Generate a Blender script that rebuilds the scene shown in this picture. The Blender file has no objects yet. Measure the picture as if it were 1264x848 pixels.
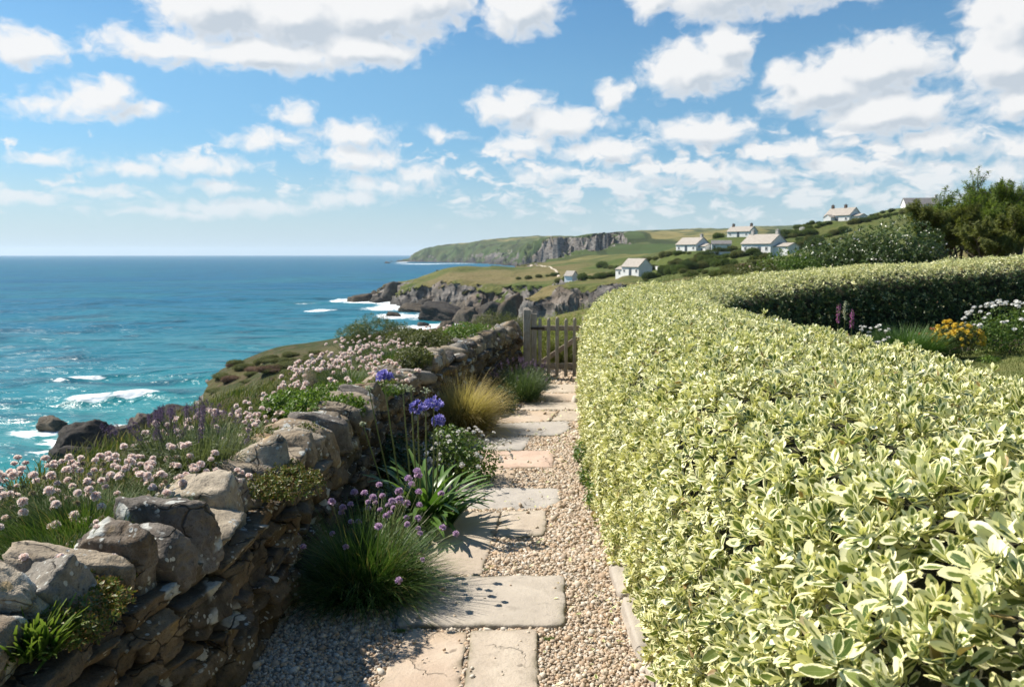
import bpy, bmesh, math, random
import numpy as np
from math import radians, sin, cos, tan, pi, atan2, sqrt
from mathutils import Vector, Matrix, Euler

S = bpy.context.scene
COL = S.collection
random.seed(11)
RNG = np.random.default_rng(11)

# ------------------------------------------------------------------ camera
EYE = 1.70
PITCH = radians(6.40)
FPX = 983.0                      # 28 mm lens on a 36 mm wide sensor, 1264 px wide
cam_d = bpy.data.cameras.new("camera")
cam_d.lens = 28.0
cam_d.sensor_width = 36.0
cam_d.clip_start = 0.05
cam_d.clip_end = 40000.0
cam_d.dof.use_dof = True
cam_d.dof.focus_distance = 3.0
cam_d.dof.aperture_fstop = 7.1
cam = bpy.data.objects.new("camera", cam_d)
COL.objects.link(cam)
cam.location = (0, 0, EYE)
cam.rotation_euler = (pi / 2 - PITCH, 0, 0)
S.camera = cam

# ------------------------------------------------------------------ sun, sky, exposure
SUN_AZ = radians(-66.0)          # clockwise from +Y: to the left, a little ahead
SUN_EL = radians(49.0)
SUN_DIR = Vector((sin(SUN_AZ) * cos(SUN_EL), cos(SUN_AZ) * cos(SUN_EL), sin(SUN_EL)))
sun_d = bpy.data.lights.new("sun", 'SUN')
sun_d.energy = 5.0
sun_d.angle = radians(0.53)
sun_d.color = (1.0, 0.93, 0.82)
sun = bpy.data.objects.new("sun", sun_d)
COL.objects.link(sun)
sun.rotation_euler = SUN_DIR.to_track_quat('Z', 'Y').to_euler()

S.view_settings.view_transform = 'Standard'
S.view_settings.look = 'None'
S.view_settings.exposure = 0.66
S.view_settings.gamma = 1.0
S.view_settings.use_curve_mapping = False
S.render.engine = 'CYCLES'
S.cycles.use_denoising = True
try:
    S.cycles.denoiser = 'OPENIMAGEDENOISE'
    S.cycles.denoising_prefilter = 'ACCURATE'
except Exception:
    pass
S.cycles.max_bounces = 7
S.cycles.diffuse_bounces = 3
S.cycles.glossy_bounces = 2
S.cycles.transmission_bounces = 4
S.cycles.volume_bounces = 1
S.cycles.transparent_max_bounces = 6
S.cycles.caustics_reflective = False
S.cycles.caustics_refractive = False
S.cycles.sample_clamp_indirect = 6.0


class NT:
    """small helper for writing node trees"""
    def __init__(s, tree):
        s.t = tree; s.n = tree.nodes; s.l = tree.links
    def new(s, typ, **kw):
        n = s.n.new(typ)
        for k, v in kw.items():
            setattr(n, k, v)
        return n
    def put(s, sock, v):
        if isinstance(v, bpy.types.NodeSocket):
            s.l.new(v, sock)
        elif v is not None:
            if hasattr(sock.default_value, '__len__') and not hasattr(v, '__len__'):
                v = (v,) * len(sock.default_value)
            if hasattr(v, '__len__') and len(v) == 3 and len(sock.default_value) == 4:
                v = (*v, 1.0)
            sock.default_value = v
    def math(s, op, a, b=None, c=None, clamp=False):
        n = s.new('ShaderNodeMath', operation=op, use_clamp=clamp)
        s.put(n.inputs[0], a); s.put(n.inputs[1], b); s.put(n.inputs[2], c)
        return n.outputs[0]
    def vmath(s, op, a, b=None, c=None):
        n = s.new('ShaderNodeVectorMath', operation=op)
        s.put(n.inputs[0], a); s.put(n.inputs[1], b)
        if c is not None: s.put(n.inputs[2], c)
        return n.outputs['Value'] if op in ('LENGTH', 'DOT_PRODUCT', 'DISTANCE') else n.outputs[0]
    def noise(s, vec, scale, detail=3, rough=.5, dist=0.0, typ='FBM', out='Fac'):
        n = s.new('ShaderNodeTexNoise', noise_type=typ)
        if vec is not None: s.put(n.inputs['Vector'], vec)
        s.put(n.inputs['Scale'], scale); s.put(n.inputs['Detail'], detail)
        s.put(n.inputs['Roughness'], rough); s.put(n.inputs['Distortion'], dist)
        return n.outputs[out]
    def voro(s, vec, scale, feature='F1', out='Distance', rnd=1.0, detail=0.0, rough=.5):
        n = s.new('ShaderNodeTexVoronoi', feature=feature)
        if vec is not None: s.put(n.inputs['Vector'], vec)
        s.put(n.inputs['Scale'], scale); s.put(n.inputs['Randomness'], rnd)
        if 'Detail' in n.inputs and detail:
            n.normalize = True
            s.put(n.inputs['Detail'], detail); s.put(n.inputs['Roughness'], rough)
        return n.outputs[out]
    def ramp(s, fac, stops, interp='LINEAR'):
        n = s.new('ShaderNodeValToRGB')
        n.color_ramp.interpolation = interp
        els = n.color_ramp.elements
        while len(els) < len(stops): els.new(0.5)
        for e, (p, c) in zip(els, stops):
            e.position = p
            e.color = (c, c, c, 1) if not hasattr(c, '__len__') else (*c[:3], 1)
        s.put(n.inputs[0], fac)
        return n.outputs[0]
    def step(s, x, a, b, lo=0.0, hi=1.0):
        n = s.new('ShaderNodeMapRange', interpolation_type='SMOOTHSTEP')
        s.put(n.inputs['Value'], x); s.put(n.inputs['From Min'], a); s.put(n.inputs['From Max'], b)
        s.put(n.inputs['To Min'], lo); s.put(n.inputs['To Max'], hi)
        return n.outputs['Result']
    def mix(s, f, a, b, blend='MIX'):
        n = s.new('ShaderNodeMix', data_type='RGBA', blend_type=blend)
        s.put(n.inputs[0], f); s.put(n.inputs[6], a); s.put(n.inputs[7], b)
        return n.outputs[2]
    def attr(s, name):
        n = s.new('ShaderNodeAttribute', attribute_name=name)
        return n.outputs['Fac']
    def coord(s, which='Object'):
        return s.new('ShaderNodeTexCoord').outputs[which]
    def bump(s, h, strength, dist, normal=None):
        n = s.new('ShaderNodeBump')
        s.put(n.inputs['Height'], h); s.put(n.inputs['Strength'], strength); s.put(n.inputs['Distance'], dist)
        if normal is not None: s.put(n.inputs['Normal'], normal)
        return n.outputs[0]


# ------------------------------------------------------------------ world: Nishita sky with fair-weather cumulus
world = bpy.data.worlds.new("World")
S.world = world
world.use_nodes = True
world.cycles.sampling_method = 'MANUAL'
world.cycles.sample_map_resolution = 512

# cumulus: azimuth and elevation (degrees), half width, half height
CLOUDS = [
    (-19.5, 15.8, 4.6, 2.5), (-15, 15.6, 5.5, 2.7), (-9.5, 15.9, 5.5, 2.3), (-6, 16.9, 4, 2.2), (-22.5, 12.9, 5.2, 1.1),
    (-16.5, 13.0, 7.6, 1.3), (-10.5, 13.7, 4.6, 1.4), (-30.6, 12.1, 2.4, 1.2), (-27.6, 9.0, 4.0, .9), (-26.6, 9.8, 1.9, 1.1),
    (-23.6, 9.1, .7, .4), (-15.2, 9.4, 1.6, .75), (-17.0, 7.6, 2.4, .75), (-11.0, 8.1, 2.9, .95), (-10.8, 6.6, 3.4, .9),
    (-6.5, 5.4, 2.2, .7), (-25, 5.4, 2.0, .55), (-21.5, 5.8, 3.6, .75), (-29.6, 5.8, 2.4, .45), (-5, 8.3, 1.4, .4),
    (.5, 16.3, 3.0, 2.0), (14.8, 17.1, 5.8, 2.1), (20, 16.8, 6.2, 1.4), (23.5, 17.6, 5, 1.4), (9.6, 16.8, 1.6, 1.5),
    (12.5, 12.3, 3.7, 2.0), (14.7, 13.7, 2.2, 1.4), (6.9, 10.7, 1.5, .95), (-.1, 10.1, 2.8, 1.3), (3.4, 9.0, 3.6, 1.2),
    (24, 11.6, 4.2, 2.2), (20.5, 10.6, 3.6, 1.9), (24.6, 8.9, 4.8, 1.6), (18.4, 11.3, 1.6, 1.2), (31.4, 13.9, 3.1, 3.9),
    (31, 11.1, 3.2, 2.0), (32, 9.1, 2.8, 1.3), (.6, 7.6, 2.8, .9), (6.6, 7.2, 3.4, 1.0), (13.2, 8.3, 3.8, 1.2),
    (19.5, 6.9, 3.0, .9), (2.5, 5.6, 2.6, .7), (8.5, 5.0, 3.0, .7), (16, 5.4, 3.2, .8), (24, 5.4, 3.4, .8), (31, 4.9, 3.0, .7), (27.7, 7.0, 3.6, 1.0), (32.5, 6.4, 3.2, 1.0), (-20, 4.4, 2.1, .5), (-27, 4.0, 2.0, .38),
    (-31.5, 3.4, 3.2, .4), (-18.6, 3.1, 5.8, .55), (-23.5, 2.6, 4.8, .33), (-11.7, 3.8, 3.2, .6), (-9, 4.8, 3.1, .7),
    (-40, 8, 6, 2), (-48, 14, 7, 2.6), (40, 12, 6, 3), (46, 7, 8, 2), (-38, 4, 5, .7), (8, 26, 9, 2.5), (-20, 24, 6, 2),
]

grp = bpy.data.node_groups.new("cumulus_shape", 'ShaderNodeTree')
grp.interface.new_socket("P", in_out='INPUT', socket_type='NodeSocketVector')
grp.interface.new_socket("Shape", in_out='OUTPUT', socket_type='NodeSocketFloat')
grp.interface.new_socket("Body", in_out='OUTPUT', socket_type='NodeSocketFloat')
g = NT(grp)
gin = g.new('NodeGroupInput'); gout = g.new('NodeGroupOutput')
P = gin.outputs[0]
warp = g.vmath('SUBTRACT', g.noise(P, .55, 2, .5, out='Color'), (.5, .5, .5))
Pw = g.vmath('MULTIPLY_ADD', warp, (1.9, 1.1, 0), P)
acc = None
for (a, e, rx, ry) in CLOUDS:
    q = g.vmath('MULTIPLY_ADD', Pw, (1 / rx, 1 / ry, 0), (-a / rx, -e / ry, 0))
    L = g.vmath('LENGTH', q)
    # small clouds keep the size of their tufts
    k = min(1.6, max(.72, ry))
    L = g.math('MULTIPLY_ADD', L, k, -k)
    acc = L if acc is None else g.math('SMOOTH_MIN', acc, L, .22)
# a far bank of small puffs low over the land, thinning out over the sea
ps = g.new('ShaderNodeSeparateXYZ'); g.put(ps.inputs[0], P)
bn = g.noise(g.vmath('MULTIPLY', Pw, (.42, .95, 1)), 1.0, 3, .55)
bm_ = g.math('POWER', g.math('ABSOLUTE', g.math('MULTIPLY_ADD', ps.outputs[1], .32, -1.62)), 2.5)
side = g.step(ps.outputs[0], -12, 4, .70, .0)
bandL = g.math('ADD', g.math('MULTIPLY', g.math('SUBTRACT', .46, bn), 4.6), g.math('ADD', g.math('MULTIPLY', bm_, .6), side))
acc = g.math('SMOOTH_MIN', acc, bandL, .22)
Pq = g.vmath('MULTIPLY', Pw, (1.0, 1.35, 1))
billow = g.voro(Pq, .62, 'F1', detail=2.0, rough=.6)
wisp = g.noise(Pq, .8, 4, .55)
s1 = g.math('MULTIPLY_ADD', acc, -1.0, .06)
s2 = g.math('MULTIPLY_ADD', g.math('SUBTRACT', .42, billow), 1.15, s1)
s3 = g.math('MULTIPLY_ADD', g.math('SUBTRACT', wisp, .5), 1.7, s2)
g.l.new(s3, gout.inputs[0]); g.l.new(s1, gout.inputs[1])

w = NT(world.node_tree)
for n in list(w.n): w.n.remove(n)
wout = w.new('ShaderNodeOutputWorld')
bg = w.new('ShaderNodeBackground'); bg.inputs['Strength'].default_value = 0.058
sky = w.new('ShaderNodeTexSky', sky_type='NISHITA')
sky.sun_disc = False
sky.sun_elevation = SUN_EL
sky.sun_rotation = SUN_AZ % (2 * pi)
sky.altitude = 20; sky.air_density = 1.0; sky.dust_density = 0.35; sky.ozone_density = 2.2
sep = w.new('ShaderNodeSeparateXYZ'); w.put(sep.inputs[0], w.coord('Generated'))
az = w.math('MULTIPLY', w.math('ARCTAN2', sep.outputs[0], sep.outputs[1]), 180 / pi)
hyp = w.math('SQRT', w.math('ADD', w.math('MULTIPLY', sep.outputs[0], sep.outputs[0]), w.math('MULTIPLY', sep.outputs[1], sep.outputs[1])))
el = w.math('MULTIPLY', w.math('ARCTAN2', sep.outputs[2], hyp), 180 / pi)
cmb = w.new('ShaderNodeCombineXYZ'); w.put(cmb.inputs[0], az); w.put(cmb.inputs[1], el)
A = w.new('ShaderNodeGroup'); A.node_tree = grp; w.put(A.inputs[0], cmb.outputs[0])
B = w.new('ShaderNodeGroup'); B.node_tree = grp
w.put(B.inputs[0], w.vmath('ADD', cmb.outputs[0], (-.7, .95, 0)))
sh = A.outputs[0]
cover = w.step(sh, -.10, .80)
# thickness towards the sun decides how bright the cloud side is
small = w.math('SUBTRACT', sh, B.outputs[0])
body = w.math('SUBTRACT', A.outputs[1], B.outputs[1])        # falls off towards the sun: lit crown; rises: shaded base
lit = w.math('MULTIPLY_ADD', small, .38, w.math('MULTIPLY', body, .95))
litf = w.step(lit, -.75, .45)
deep = w.step(sh, .05, 1.1)
shade = w.math('MULTIPLY', deep, w.math('SUBTRACT', 1.0, litf))
ccol = w.mix(w.math('MULTIPLY', shade, 1.2, clamp=True), (10.3, 10.3, 10.3), (6.4, 7.1, 7.9))
ccol = w.mix(w.step(el, 1.0, 7.0, .45, 0.0), ccol, (7.4, 8.5, 9.4))
low = w.step(el, .6, 2.6)
cov = w.math('MULTIPLY', w.math('MULTIPLY', cover, low), w.step(el, 1.5, 7.0, .72, .97))
# clear maritime air: the blue deepens upward, pale towards the sea
tint = w.ramp(w.math('DIVIDE', el, 40.0, clamp=True), [(0.0, (.74, .98, 1.22)), (.12, (.70, 1.02, 1.24)), (.30, (.84, 1.22, 1.33)), (.5, (.72, 1.18, 1.36)), (1.0, (.55, 1.0, 1.3))])
skyc = w.mix(1.0, sky.outputs[0], tint, 'MULTIPLY')
lowair = w.step(el, -1.0, 8.0, .85, 0.0)
skyc = w.mix(lowair, skyc, (6.5, 8.0, 9.0))
w.put(bg.inputs['Color'], w.mix(cov, skyc, ccol))
w.l.new(bg.outputs[0], wout.inputs['Surface'])

# ------------------------------------------------------------------ helpers: tags, meshes, noise
def tag(o, label=None, cat=None, group=None, kind=None):
    if label: o['label'] = label
    if cat: o['category'] = cat
    if group: o['group'] = group
    if kind: o['kind'] = kind
    return o

def empty(name, loc, rz=0.0, label=None, cat=None, group=None):
    o = bpy.data.objects.new(name, None)
    o.empty_display_size = .1
    o.location = loc; o.rotation_euler = (0, 0, rz)
    COL.objects.link(o)
    return tag(o, label, cat, group)

def put(name, me, parent=None, loc=(0, 0, 0)):
    o = bpy.data.objects.new(name, me)
    COL.objects.link(o)
    if parent is not None: o.parent = parent
    o.location = loc
    return o

def copy_tree(o, parent=None):
    c = o.copy(); COL.objects.link(c); c.parent = parent
    for ch in list(o.children): copy_tree(ch, c)
    return c

class G:
    """collects vertices, faces and per-vertex attributes, then makes ONE mesh"""
    def __init__(s):
        s.V = []; s.F = []; s.M = []; s.A = {}; s.n = 0
    def add(s, V, F, mat=0, **attrs):
        V = np.asarray(V, dtype=np.float32).reshape(-1, 3)
        if not isinstance(F, list): F = [np.asarray(F)]
        for f in F:
            f = np.asarray(f, dtype=np.int64)
            if len(f):
                s.F.append(f + s.n); s.M.append(np.full(len(f), mat, dtype=np.int32) if np.isscalar(mat) else np.asarray(mat, dtype=np.int32))
        for k in set(list(attrs) + list(s.A)):
            s.A.setdefault(k, [np.zeros(s.n, dtype=np.float32)] if s.n else [])
            v = attrs.get(k, 0.0)
            s.A[k].append(np.full(len(V), v, dtype=np.float32) if np.isscalar(v) else np.asarray(v, dtype=np.float32).ravel())
        s.V.append(V); s.n += len(V)
        return s
    def mesh(s, name, mats, smooth=True):
        me = bpy.data.meshes.new(name)
        V = np.concatenate(s.V)
        me.vertices.add(len(V)); me.vertices.foreach_set('co', V.ravel())
        loops = np.concatenate([f.ravel() for f in s.F])
        sizes = np.concatenate([np.full(len(f), f.shape[1], dtype=np.int32) for f in s.F])
        starts = np.concatenate([[0], np.cumsum(sizes)[:-1]]).astype(np.int32)
        me.loops.add(len(loops)); me.loops.foreach_set('vertex_index', loops.astype(np.int32))
        me.polygons.add(len(sizes)); me.polygons.foreach_set('loop_start', starts)
        me.polygons.foreach_set('material_index', np.concatenate(s.M))
        me.polygons.foreach_set('use_smooth', np.full(len(sizes), smooth))
        for k, lst in s.A.items():
            a = me.attributes.new(k, 'FLOAT', 'POINT')
            a.data.foreach_set('value', np.concatenate(lst))
        for m in (mats if isinstance(mats, (list, tuple)) else [mats]): me.materials.append(m)
        me.update(calc_edges=True)
        return me

def _hash(ix, iy, iz, seed):
    h = (ix.astype(np.uint32) * np.uint32(374761393)) ^ (iy.astype(np.uint32) * np.uint32(668265263)) ^ (iz.astype(np.uint32) * np.uint32(2246822519)) ^ np.uint32((seed * 3266489917) & 0xffffffff)
    h = (h ^ (h >> np.uint32(13))) * np.uint32(1274126177)
    h = (h ^ (h >> np.uint32(16))) * np.uint32(2246822519)
    return h ^ (h >> np.uint32(15))

def vnoise(Pt, seed=0):
    """smooth value noise, -1..1"""
    Pt = np.asarray(Pt, dtype=np.float64)
    i = np.floor(Pt).astype(np.int64); f = Pt - i
    u = f * f * f * (f * (f * 6 - 15) + 10)
    out = 0
    for dx in (0, 1):
        wx = u[:, 0] if dx else 1 - u[:, 0]
        for dy in (0, 1):
            wy = u[:, 1] if dy else 1 - u[:, 1]
            for dz in (0, 1):
                wz = u[:, 2] if dz else 1 - u[:, 2]
                h = _hash(i[:, 0] + dx, i[:, 1] + dy, i[:, 2] + dz, seed).astype(np.float64) / 4294967295.0
                out = out + wx * wy * wz * (h * 2 - 1)
    return out

def fbm(Pt, octv=4, gain=.5, lac=2.03, seed=0, ridged=False):
    Pt = np.asarray(Pt, dtype=np.float64); a = 1.0; tot = 0; nrm = 0
    for k in range(octv):
        n = vnoise(Pt, seed + k * 17)
        if ridged: n = 1 - 2 * np.abs(n)
        tot = tot + a * n; nrm += a
        a *= gain; Pt = Pt * lac + 13.7
    return tot / nrm

def fbm2(x, y, scale, octv=4, seed=0, ridged=False, gain=.5):
    return fbm(np.stack([x * scale, y * scale, np.full_like(x, seed * 1.37)], 1), octv, gain, seed=seed, ridged=ridged)

def sstep(x, a, b):
    t = np.clip((x - a) / (b - a), 0, 1)
    return t * t * (3 - 2 * t)

def ray(px, py):
    """direction of a photograph pixel (1264x848), from the measured lens and tilt"""
    xc = (px - 632) / FPX; yc = (424 - py) / FPX
    return np.array([xc, cos(PITCH) + yc * sin(PITCH), -sin(PITCH) + yc * cos(PITCH)])
def on_z(px, py, z):
    d = ray(px, py); t = (z - EYE) / d[2]
    return np.array([d[0] * t, d[1] * t, z])
def on_y(px, py, y):
    d = ray(px, py); t = y / d[1]
    return np.array([d[0] * t, y, EYE + d[2] * t])


# ------------------------------------------------------------------ materials
def mat_base(name):
    m = bpy.data.materials.new(name); m.use_nodes = True
    nt = NT(m.node_tree)
    for n in list(nt.n): nt.n.remove(n)
    out = nt.new('ShaderNodeOutputMaterial')
    b = nt.new('ShaderNodeBsdfPrincipled')
    nt.l.new(b.outputs[0], out.inputs['Surface'])
    return m, nt, b, out

def mat_plain(name, c1, c2=None, scale=8.0, rough=.7, bump=.0, bscale=40, bdist=.01, spec=.4, detail=4):
    m, nt, b, out = mat_base(name)
    co = nt.coord('Object')
    c2 = c2 or tuple(x * .7 for x in c1)
    n = nt.noise(co, scale, detail, .6)
    nt.put(b.inputs['Base Color'], nt.mix(nt.step(n, .3, .7), c1, c2))
    nt.put(b.inputs['Roughness'], rough)
    nt.put(b.inputs['Specular IOR Level'], spec)
    if bump:
        nt.put(b.inputs['Normal'], nt.bump(nt.noise(co, bscale, 4, .6), bump, bdist))
    return m

def mat_leaf(name, dark, light, tip=None, trans=.3, rough=.5, spec=.35, tipfrom=.5, dead=.0, glow=(1.25, 1.3, .75)):
    """foliage: colour differs from blade to blade (rnd) and towards the tip (t)"""
    m, nt, b, out = mat_base(name)
    r = nt.attr('rnd')
    c = nt.mix(r, dark, light)
    if tip is not None:
        c = nt.mix(nt.step(nt.attr('t'), tipfrom, 1.0), c, tip)
    if dead: c = nt.mix(nt.math('MULTIPLY', nt.step(r, .93, .94), dead), c, (.34, .26, .12))
    nt.put(b.inputs['Base Color'], c)
    nt.put(b.inputs['Roughness'], rough)
    nt.put(b.inputs['Specular IOR Level'], spec)
    tr = nt.new('ShaderNodeBsdfTranslucent')
    nt.put(tr.inputs['Color'], nt.mix(1.0, c, glow, 'MULTIPLY'))
    mx = nt.new('ShaderNodeMixShader'); mx.inputs[0].default_value = trans
    nt.l.new(b.outputs[0], mx.inputs[1]); nt.l.new(tr.outputs[0], mx.inputs[2])
    nt.l.new(mx.outputs[0], out.inputs['Surface'])
    return m

def mat_rock(name, c1, c2, lichen=(.52, .52, .47), lich_amt=.5, stain=(.22, .13, .06), scale=1.0, bd=.012, gold=0.0):
    m, nt, b, out = mat_base(name)
    co = nt.coord('Object')
    oi = nt.new('ShaderNodeObjectInfo').outputs['Random']
    P = nt.vmath('ADD', co, nt.vmath('MULTIPLY', (13.1, 7.7, 9.3), oi))
    P = nt.vmath('MULTIPLY_ADD', nt.vmath('SUBTRACT', nt.noise(P, 5 * scale, 2, out='Color'), (.5,) * 3), (.08 / scale,) * 3, P)
    n1 = nt.noise(P, 3.2 * scale, 5, .62)
    n2 = nt.noise(P, 17 * scale, 4, .65)
    n3 = nt.noise(P, 60 * scale, 3, .7); n4 = nt.noise(P, 210 * scale, 2, .7)
    c = nt.mix(nt.step(n1, .32, .68), c1, c2)
    c = nt.mix(nt.math('MULTIPLY', nt.step(nt.noise(P, 2.1 * scale, 4, .6), .5, .68), .75), c, stain)
    c = nt.mix(nt.step(n2, .35, .8, 0, .55), c, tuple(x * 1.5 for x in c2))
    c = nt.mix(nt.step(n3, .56, .75, 0, .7), c, tuple(x * .35 for x in c1))
    c = nt.mix(nt.step(n4, .52, .72, 0, .5), c, tuple(x * .4 for x in c1))
    tone = nt.math('FRACT', nt.math('ADD', nt.attr('rnd'), oi))
    c = nt.mix(1.0, c, nt.ramp(tone, [(0, (.58, .58, .60)), (.25, (1.0, .93, .82)), (.45, (.78, .80, .82)), (.65, (1.2, 1.15, 1.05)), (.85, (1.0, .90, .76)), (1, (1.3, 1.28, 1.22))], 'CONSTANT'), 'MULTIPLY')
    # lichen crusts: pale rounded patches with a crisp rim, plus small spots
    v = nt.voro(nt.vmath('MULTIPLY_ADD', nt.noise(P, 30 * scale, 3, out='Color'), (.05 / scale,) * 3, P), 7.0 * scale)
    big = nt.math('MULTIPLY', nt.step(v, .30, .36, 1, 0), nt.step(nt.noise(P, 2.6 * scale, 3), .60 - .12 * lich_amt, .66 - .12 * lich_amt))
    v2 = nt.voro(P, 34.0 * scale)
    small = nt.math('MULTIPLY', nt.step(v2, .22, .30, 1, 0), nt.step(nt.noise(P, 5.5 * scale, 2), .50, .60))
    lm = nt.math('MULTIPLY', nt.math('MAXIMUM', big, small), lich_amt * 1.5, clamp=True)
    lc = nt.mix(nt.step(n3, .3, .7), lichen, tuple(x * .72 for x in lichen))
    c = nt.mix(lm, c, lc)
    if gold:
        gm = nt.math('MULTIPLY', nt.step(nt.voro(P, 12 * scale), .2, .3, 1, 0), nt.step(nt.noise(P, 4 * scale, 3), .58, .66))
        c = nt.mix(nt.math('MULTIPLY', gm, gold), c, (.42, .26, .06))
    nt.put(b.inputs['Base Color'], c)
    nt.put(b.inputs['Roughness'], .88)
    nt.put(b.inputs['Specular IOR Level'], .25)
    ck = nt.voro(nt.vmath('MULTIPLY', nt.vmath('MULTIPLY_ADD', nt.noise(P, 9 * scale, 3, out='Color'), (.10 / scale,) * 3, P), (1, 1, 1.8)), 4.5 * scale, feature='DISTANCE_TO_EDGE')
    crack = nt.math('MULTIPLY', nt.step(ck, .0, .035, 1, 0), nt.step(nt.noise(P, 3.7 * scale, 2), .46, .56))
    nt.put(b.inputs['Base Color'], nt.mix(nt.math('MULTIPLY', crack, .8), c, tuple(x * .3 for x in c1)))
    h = nt.math('ADD', nt.math('MULTIPLY', n1, 1.2), nt.math('ADD', nt.math('MULTIPLY', n2, .8), nt.math('MULTIPLY', n3, .35)))
    h = nt.math('MULTIPLY_ADD', n4, .18, nt.math('MULTIPLY_ADD', crack, -.6, h))
    nt.put(b.inputs['Normal'], nt.bump(h, .8, bd))
    return m


# ------------------------------------------------------------------ lie of the land
SEA = EYE - 21.0
WALL_Y = np.array([-3, 0, 1.8, 3.0, 4.0, 6.0, 8.5, 10.0, 11.3, 12.2])
WALL_X = np.array([-1.75, -1.56, -1.36, -1.10, -1.06, -.98, -.68, -.32, .0, .18])
def wall_x(y): return np.interp(y, WALL_Y, WALL_X)
def garden_z(x, y):
    return -.014 * np.clip(y, -5, 14) + .066 * np.clip(x - 2.6, 0, 14)

COAST = np.array([(-90, -400), (-75, -120), (-52, -30), (-46, 10), (-41, 45), (-38, 62), (-36, 74), (-37, 85), (-32, 93), (-22, 96), (-12, 100), (-4, 106),
    (6, 115), (13, 128), (15, 144), (11, 154), (1, 157), (-6, 164), (-4, 176), (6, 190), (13, 208), (12, 232), (3, 254), (-9, 267),
    (-26, 286), (-44, 318), (-60, 343), (-70, 356), (-67, 376), (-46, 396), (-22, 420), (0, 450), (14, 500), (48, 600), (96, 720), (112, 850),
    (84, 960), (128, 985), (108, 1010), (62, 1050), (38, 1130), (44, 1230), (10, 1400), (-30, 1640), (-80, 1840), (-165, 2010), (-240, 2090), (-322, 2190),
    (-305, 2300), (-120, 2600), (150, 3200), (300, 5200), (9000, 9500), (9000, -3000), (-60, -900)], dtype=float)
CTRL = np.array([
    # near slopes
    (0, 14, -.35), (.8, 18, -.9), (2, 25, -1.7), (4, 40, -3.2), (7, 60, -5.0), (9, 90, -8.2), (3, 75, -8.6), (-8, 20, -4.4), (-6, 8, -3.6), (-15, 30, -8.8),
    (-19, 60, -10.5), (-27, 76, -10.2), (-22, 77, -8.5), (-14, 76, -7.5), (-9, 76, -7.6), (-30, 40, -11), (-35, 70, -15), (-20, 10, -8), (-4, 40, -6.6), (-10, 50, -9.5),
    # promontory and mid headland
    (13, 162, -4.8), (20, 170, -4.2), (4, 162, -7.6), (-3, 168, -11.0), (10, 185, -5.2), (22, 200, -5.3), (18, 240, -6.3), (6, 262, -7.5), (-8, 285, -8.4), (-16, 305, -8.0),
    (-28, 318, -8.6), (-42, 338, -9.8), (-52, 349, -12.5), (-60, 354, -9.2), (-66, 360, -11.5), (-20, 345, -6.5), (-22, 360, -4.6), (0, 350, -5.4), (20, 350, -4.6), (0, 400, -4.4), (40, 420, -2.4), (35, 300, -4.2),
    # cottages' hillside
    (31, 200, -4.0), (22, 150, -4.0), (40, 160, -2.0), (52.6, 230, 2.2), (56, 180, 1.2), (81, 280, 7.5), (104, 250, 11.2), (143, 280, 16.6), (32, 100, -.4), (22, 100, -2.4), (14, 100, -5.2),
    (45, 140, .2), (60, 150, 2.8), (40, 60, 2.6), (60, 60, 4.2), (90, 150, 8.6), (75, 200, 5.6), (120, 180, 13), (150, 200, 17), (10, 24, .1), (17, 30, 1.2), (24, 30, 1.8), (6, 22, -.4), (30, 45, 2.2),
    (18, 50, -.6), (13, 45, -1.9), (100, 400, 6), (60, 350, 0), (200, 400, 18), (260, 300, 26), (60, 30, 5), (60, 0, 4), (20, -20, 1.5), (-10, -40, -3), (10, -60, 2),
    # far headlands
    (80, 500, 1), (160, 700, 10), (120, 800, 8), (112, 965, 24), (140, 1010, 30), (95, 1010, 26), (75, 1060, 24), (120, 1100, 29), (180, 1050, 27), (55, 1160, 25), (60, 1300, 27), (300, 1000, 30), (260, 700, 18),
    (20, 1500, 32), (0, 1800, 42), (-60, 2000, 43), (-140, 2060, 44), (-190, 2110, 37), (-225, 2140, 38), (-262, 2150, 28), (-300, 2185, 8), (100, 2100, 50), (60, 2500, 52), (400, 1800, 48), (700, 2300, 68), (1000, 2600, 84),
    (500, 2600, 70), (300, 2900, 64), (1500, 2500, 86), (600, 1000, 40), (1200, 1200, 60), (2000, 3500, 80), (800, 4500, 60)], dtype=float)

def poly_dist(x, y, poly):
    """signed distance to a closed polygon, positive inside"""
    n = len(x); d2 = np.full(n, 1e18); inside = np.zeros(n, bool)
    for i in range(len(poly)):
        x0, y0 = poly[i]; x1, y1 = poly[(i + 1) % len(poly)]
        ex, ey = x1 - x0, y1 - y0
        t = np.clip(((x - x0) * ex + (y - y0) * ey) / (ex * ex + ey * ey), 0, 1)
        d2 = np.minimum(d2, (x - x0 - t * ex) ** 2 + (y - y0 - t * ey) ** 2)
        c = ((y0 > y) != (y1 > y)) & (x < ex * (y - y0) / (ey if ey != 0 else 1e-9) + x0)
        inside ^= c
    d = np.sqrt(d2)
    return np.where(inside, d, -d)

CAZ = np.arctan2(CTRL[:, 0], CTRL[:, 1]); CLR = np.log(np.hypot(CTRL[:, 0], CTRL[:, 1]))
def land_z(x, y):
    a = np.arctan2(x, y); l = np.log(np.maximum(np.hypot(x, y), .5))
    num = np.zeros_like(x); den = np.zeros_like(x)
    for k in range(len(CTRL)):
        d2 = ((a - CAZ[k]) * 2.2) ** 2 + (l - CLR[k]) ** 2
        wgt = 1 / (d2 + 2.0e-4) ** 1.9
        num += wgt * CTRL[k, 2]; den += wgt
    return num / den

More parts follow.
